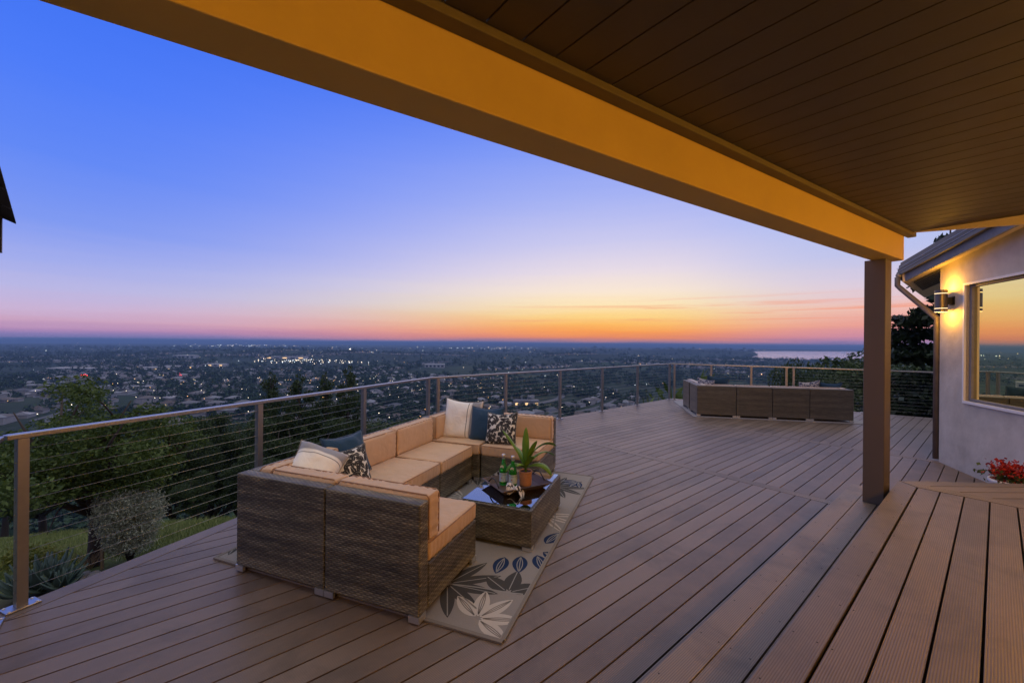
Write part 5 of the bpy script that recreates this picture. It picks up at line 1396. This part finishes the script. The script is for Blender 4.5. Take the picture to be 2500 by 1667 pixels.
# lights
def lampmesh(s, mat):
    mb = MB(); mb.tube([(0,0,0),(0,0,6.5)], [.12,.08], 5, 1); c = (0,0,6.8); mb.lathe([(.0001,-s),(s*.7,-s*.7),(s,0),(s*.7,s*.7),(.0001,s)], 6, 0, c); return mb
rl = random.Random(31); lampsites = [p for p in lampsites if frame_ok(*p) and math.hypot(*p) > 240 and not in_lake(*p)]; lampsites.sort(key=lambda p: p[0]**2+p[1]**2)
LM = {k: lampmesh(.34, None) for k in 'wo'}; LO = {k: LM[k].build('street_lamp', [M['lamp_w'] if k == 'w' else M['lamp_o'], M['black']]) for k in 'wo'}
for i, (x, y) in enumerate(lampsites[:260]):
    k = 'w' if rl.random() < .65 else 'o'; c = LO[k].copy(); COL.objects.link(c); c.location = (x, y, float(tz(x, y))); s = rl.uniform(.5,1.1)*(.55+math.hypot(x,y)/1400); c.scale = (s, s, 1)
    tag(c, ('white' if k == 'w' else 'orange')+' glowing street lamp among the valley houses', 'street lamp', 'street lamps of the valley suburb')
for o_ in LO.values(): bpy.data.objects.remove(o_)
dots = MB()
def dot(x, y, s, m, h=6):
    z = float(tz(x, y))+h; i = len(dots.v); dots.v += [(x-s,y,z),(x,y,z-s),(x+s,y,z),(x,y,z+s),(x,y-s,z),(x,y+s,z)]
    for f in ((0,1,4),(1,2,4),(2,3,4),(3,0,4),(1,0,5),(2,1,5),(3,2,5),(0,3,5)): dots.f.append(tuple(i+a for a in f)); dots.m.append(m); dots.uv.append([(0,0)]*3)
def dotpx(px, ypx, size, m):
    r = 74*985/max(2.0, (ypx-(832+(px-1250)*.0087)))
    if r > 9000: return
    X_ = (px-1250)/985*r
    if in_lake(X_, r): return
    dot(X_, r, size*r/985*.5, m)
for _ in range(430):
    px = rl.uniform(-20, 1950) if rl.random() < .8 else rl.gauss(760, 120); yy = 832+(px-1250)*.0087+3+rl.random()**1.5*105
    dotpx(px, yy, rl.choice((.5,.6,.8,1.2)), rl.choice((0,0,0,1,3,3)))
for _ in range(120): dotpx(rl.gauss(760,70), 879+rl.gauss(0,2.2), rl.uniform(.9,1.9), rl.choice((0,0,3)))
for _ in range(60): dotpx(rl.gauss(570,60), 840+rl.gauss(0,1.5), rl.uniform(.9,1.6), rl.choice((0,3)))
for _ in range(40): dotpx(rl.gauss(1180,120), 846+rl.gauss(0,2), rl.uniform(.8,1.5), rl.choice((0,3)))
for _ in range(14): dotpx(208+rl.gauss(0,5), 918+rl.gauss(0,2), 2.0, 2)
for _ in range(8): dotpx(440+rl.gauss(0,8), 914+rl.gauss(0,2), 1.9, 2)
dotpx(855, 851, 5, 0); dotpx(112, 853, 2.4, 3); dotpx(1895, 908, 3.2, 0); dotpx(1917, 910, 2, 0); dotpx(1860, 916, 2, 1); dotpx(1887, 909, 2, 0)
o = dots.build('distant_lights', [M['lamp_w'], M['lamp_o'], M['lamp_r'], M['lamp_c']]); tag(o, 'countless small white and orange lights sprinkled over the valley', 'lights', kind='stuff')

# ------------------------------------------------------------------ haze
mb = MB(); mb.box(-9500, 9500, -60, 9450, VZ-12, 9.0)
hz = NT('haze_air'); pv_ = hz.n('VolumePrincipled', Density=1.6e-4, Anisotropy=0.0); pv_.inputs['Color'].default_value = (.30,.48,.84,1)
hz.t.links.new(pv_.outputs[0], hz.out.inputs[1])
haze = mb.build('haze', hz.mat); tag(haze, 'thin blue evening haze over the valley', kind='stuff')
S.cycles.use_denoising = True
S.cycles.max_bounces = 6; S.cycles.transparent_max_bounces = 12; S.cycles.volume_bounces = 0
S.cycles.sample_clamp_indirect = 4.0
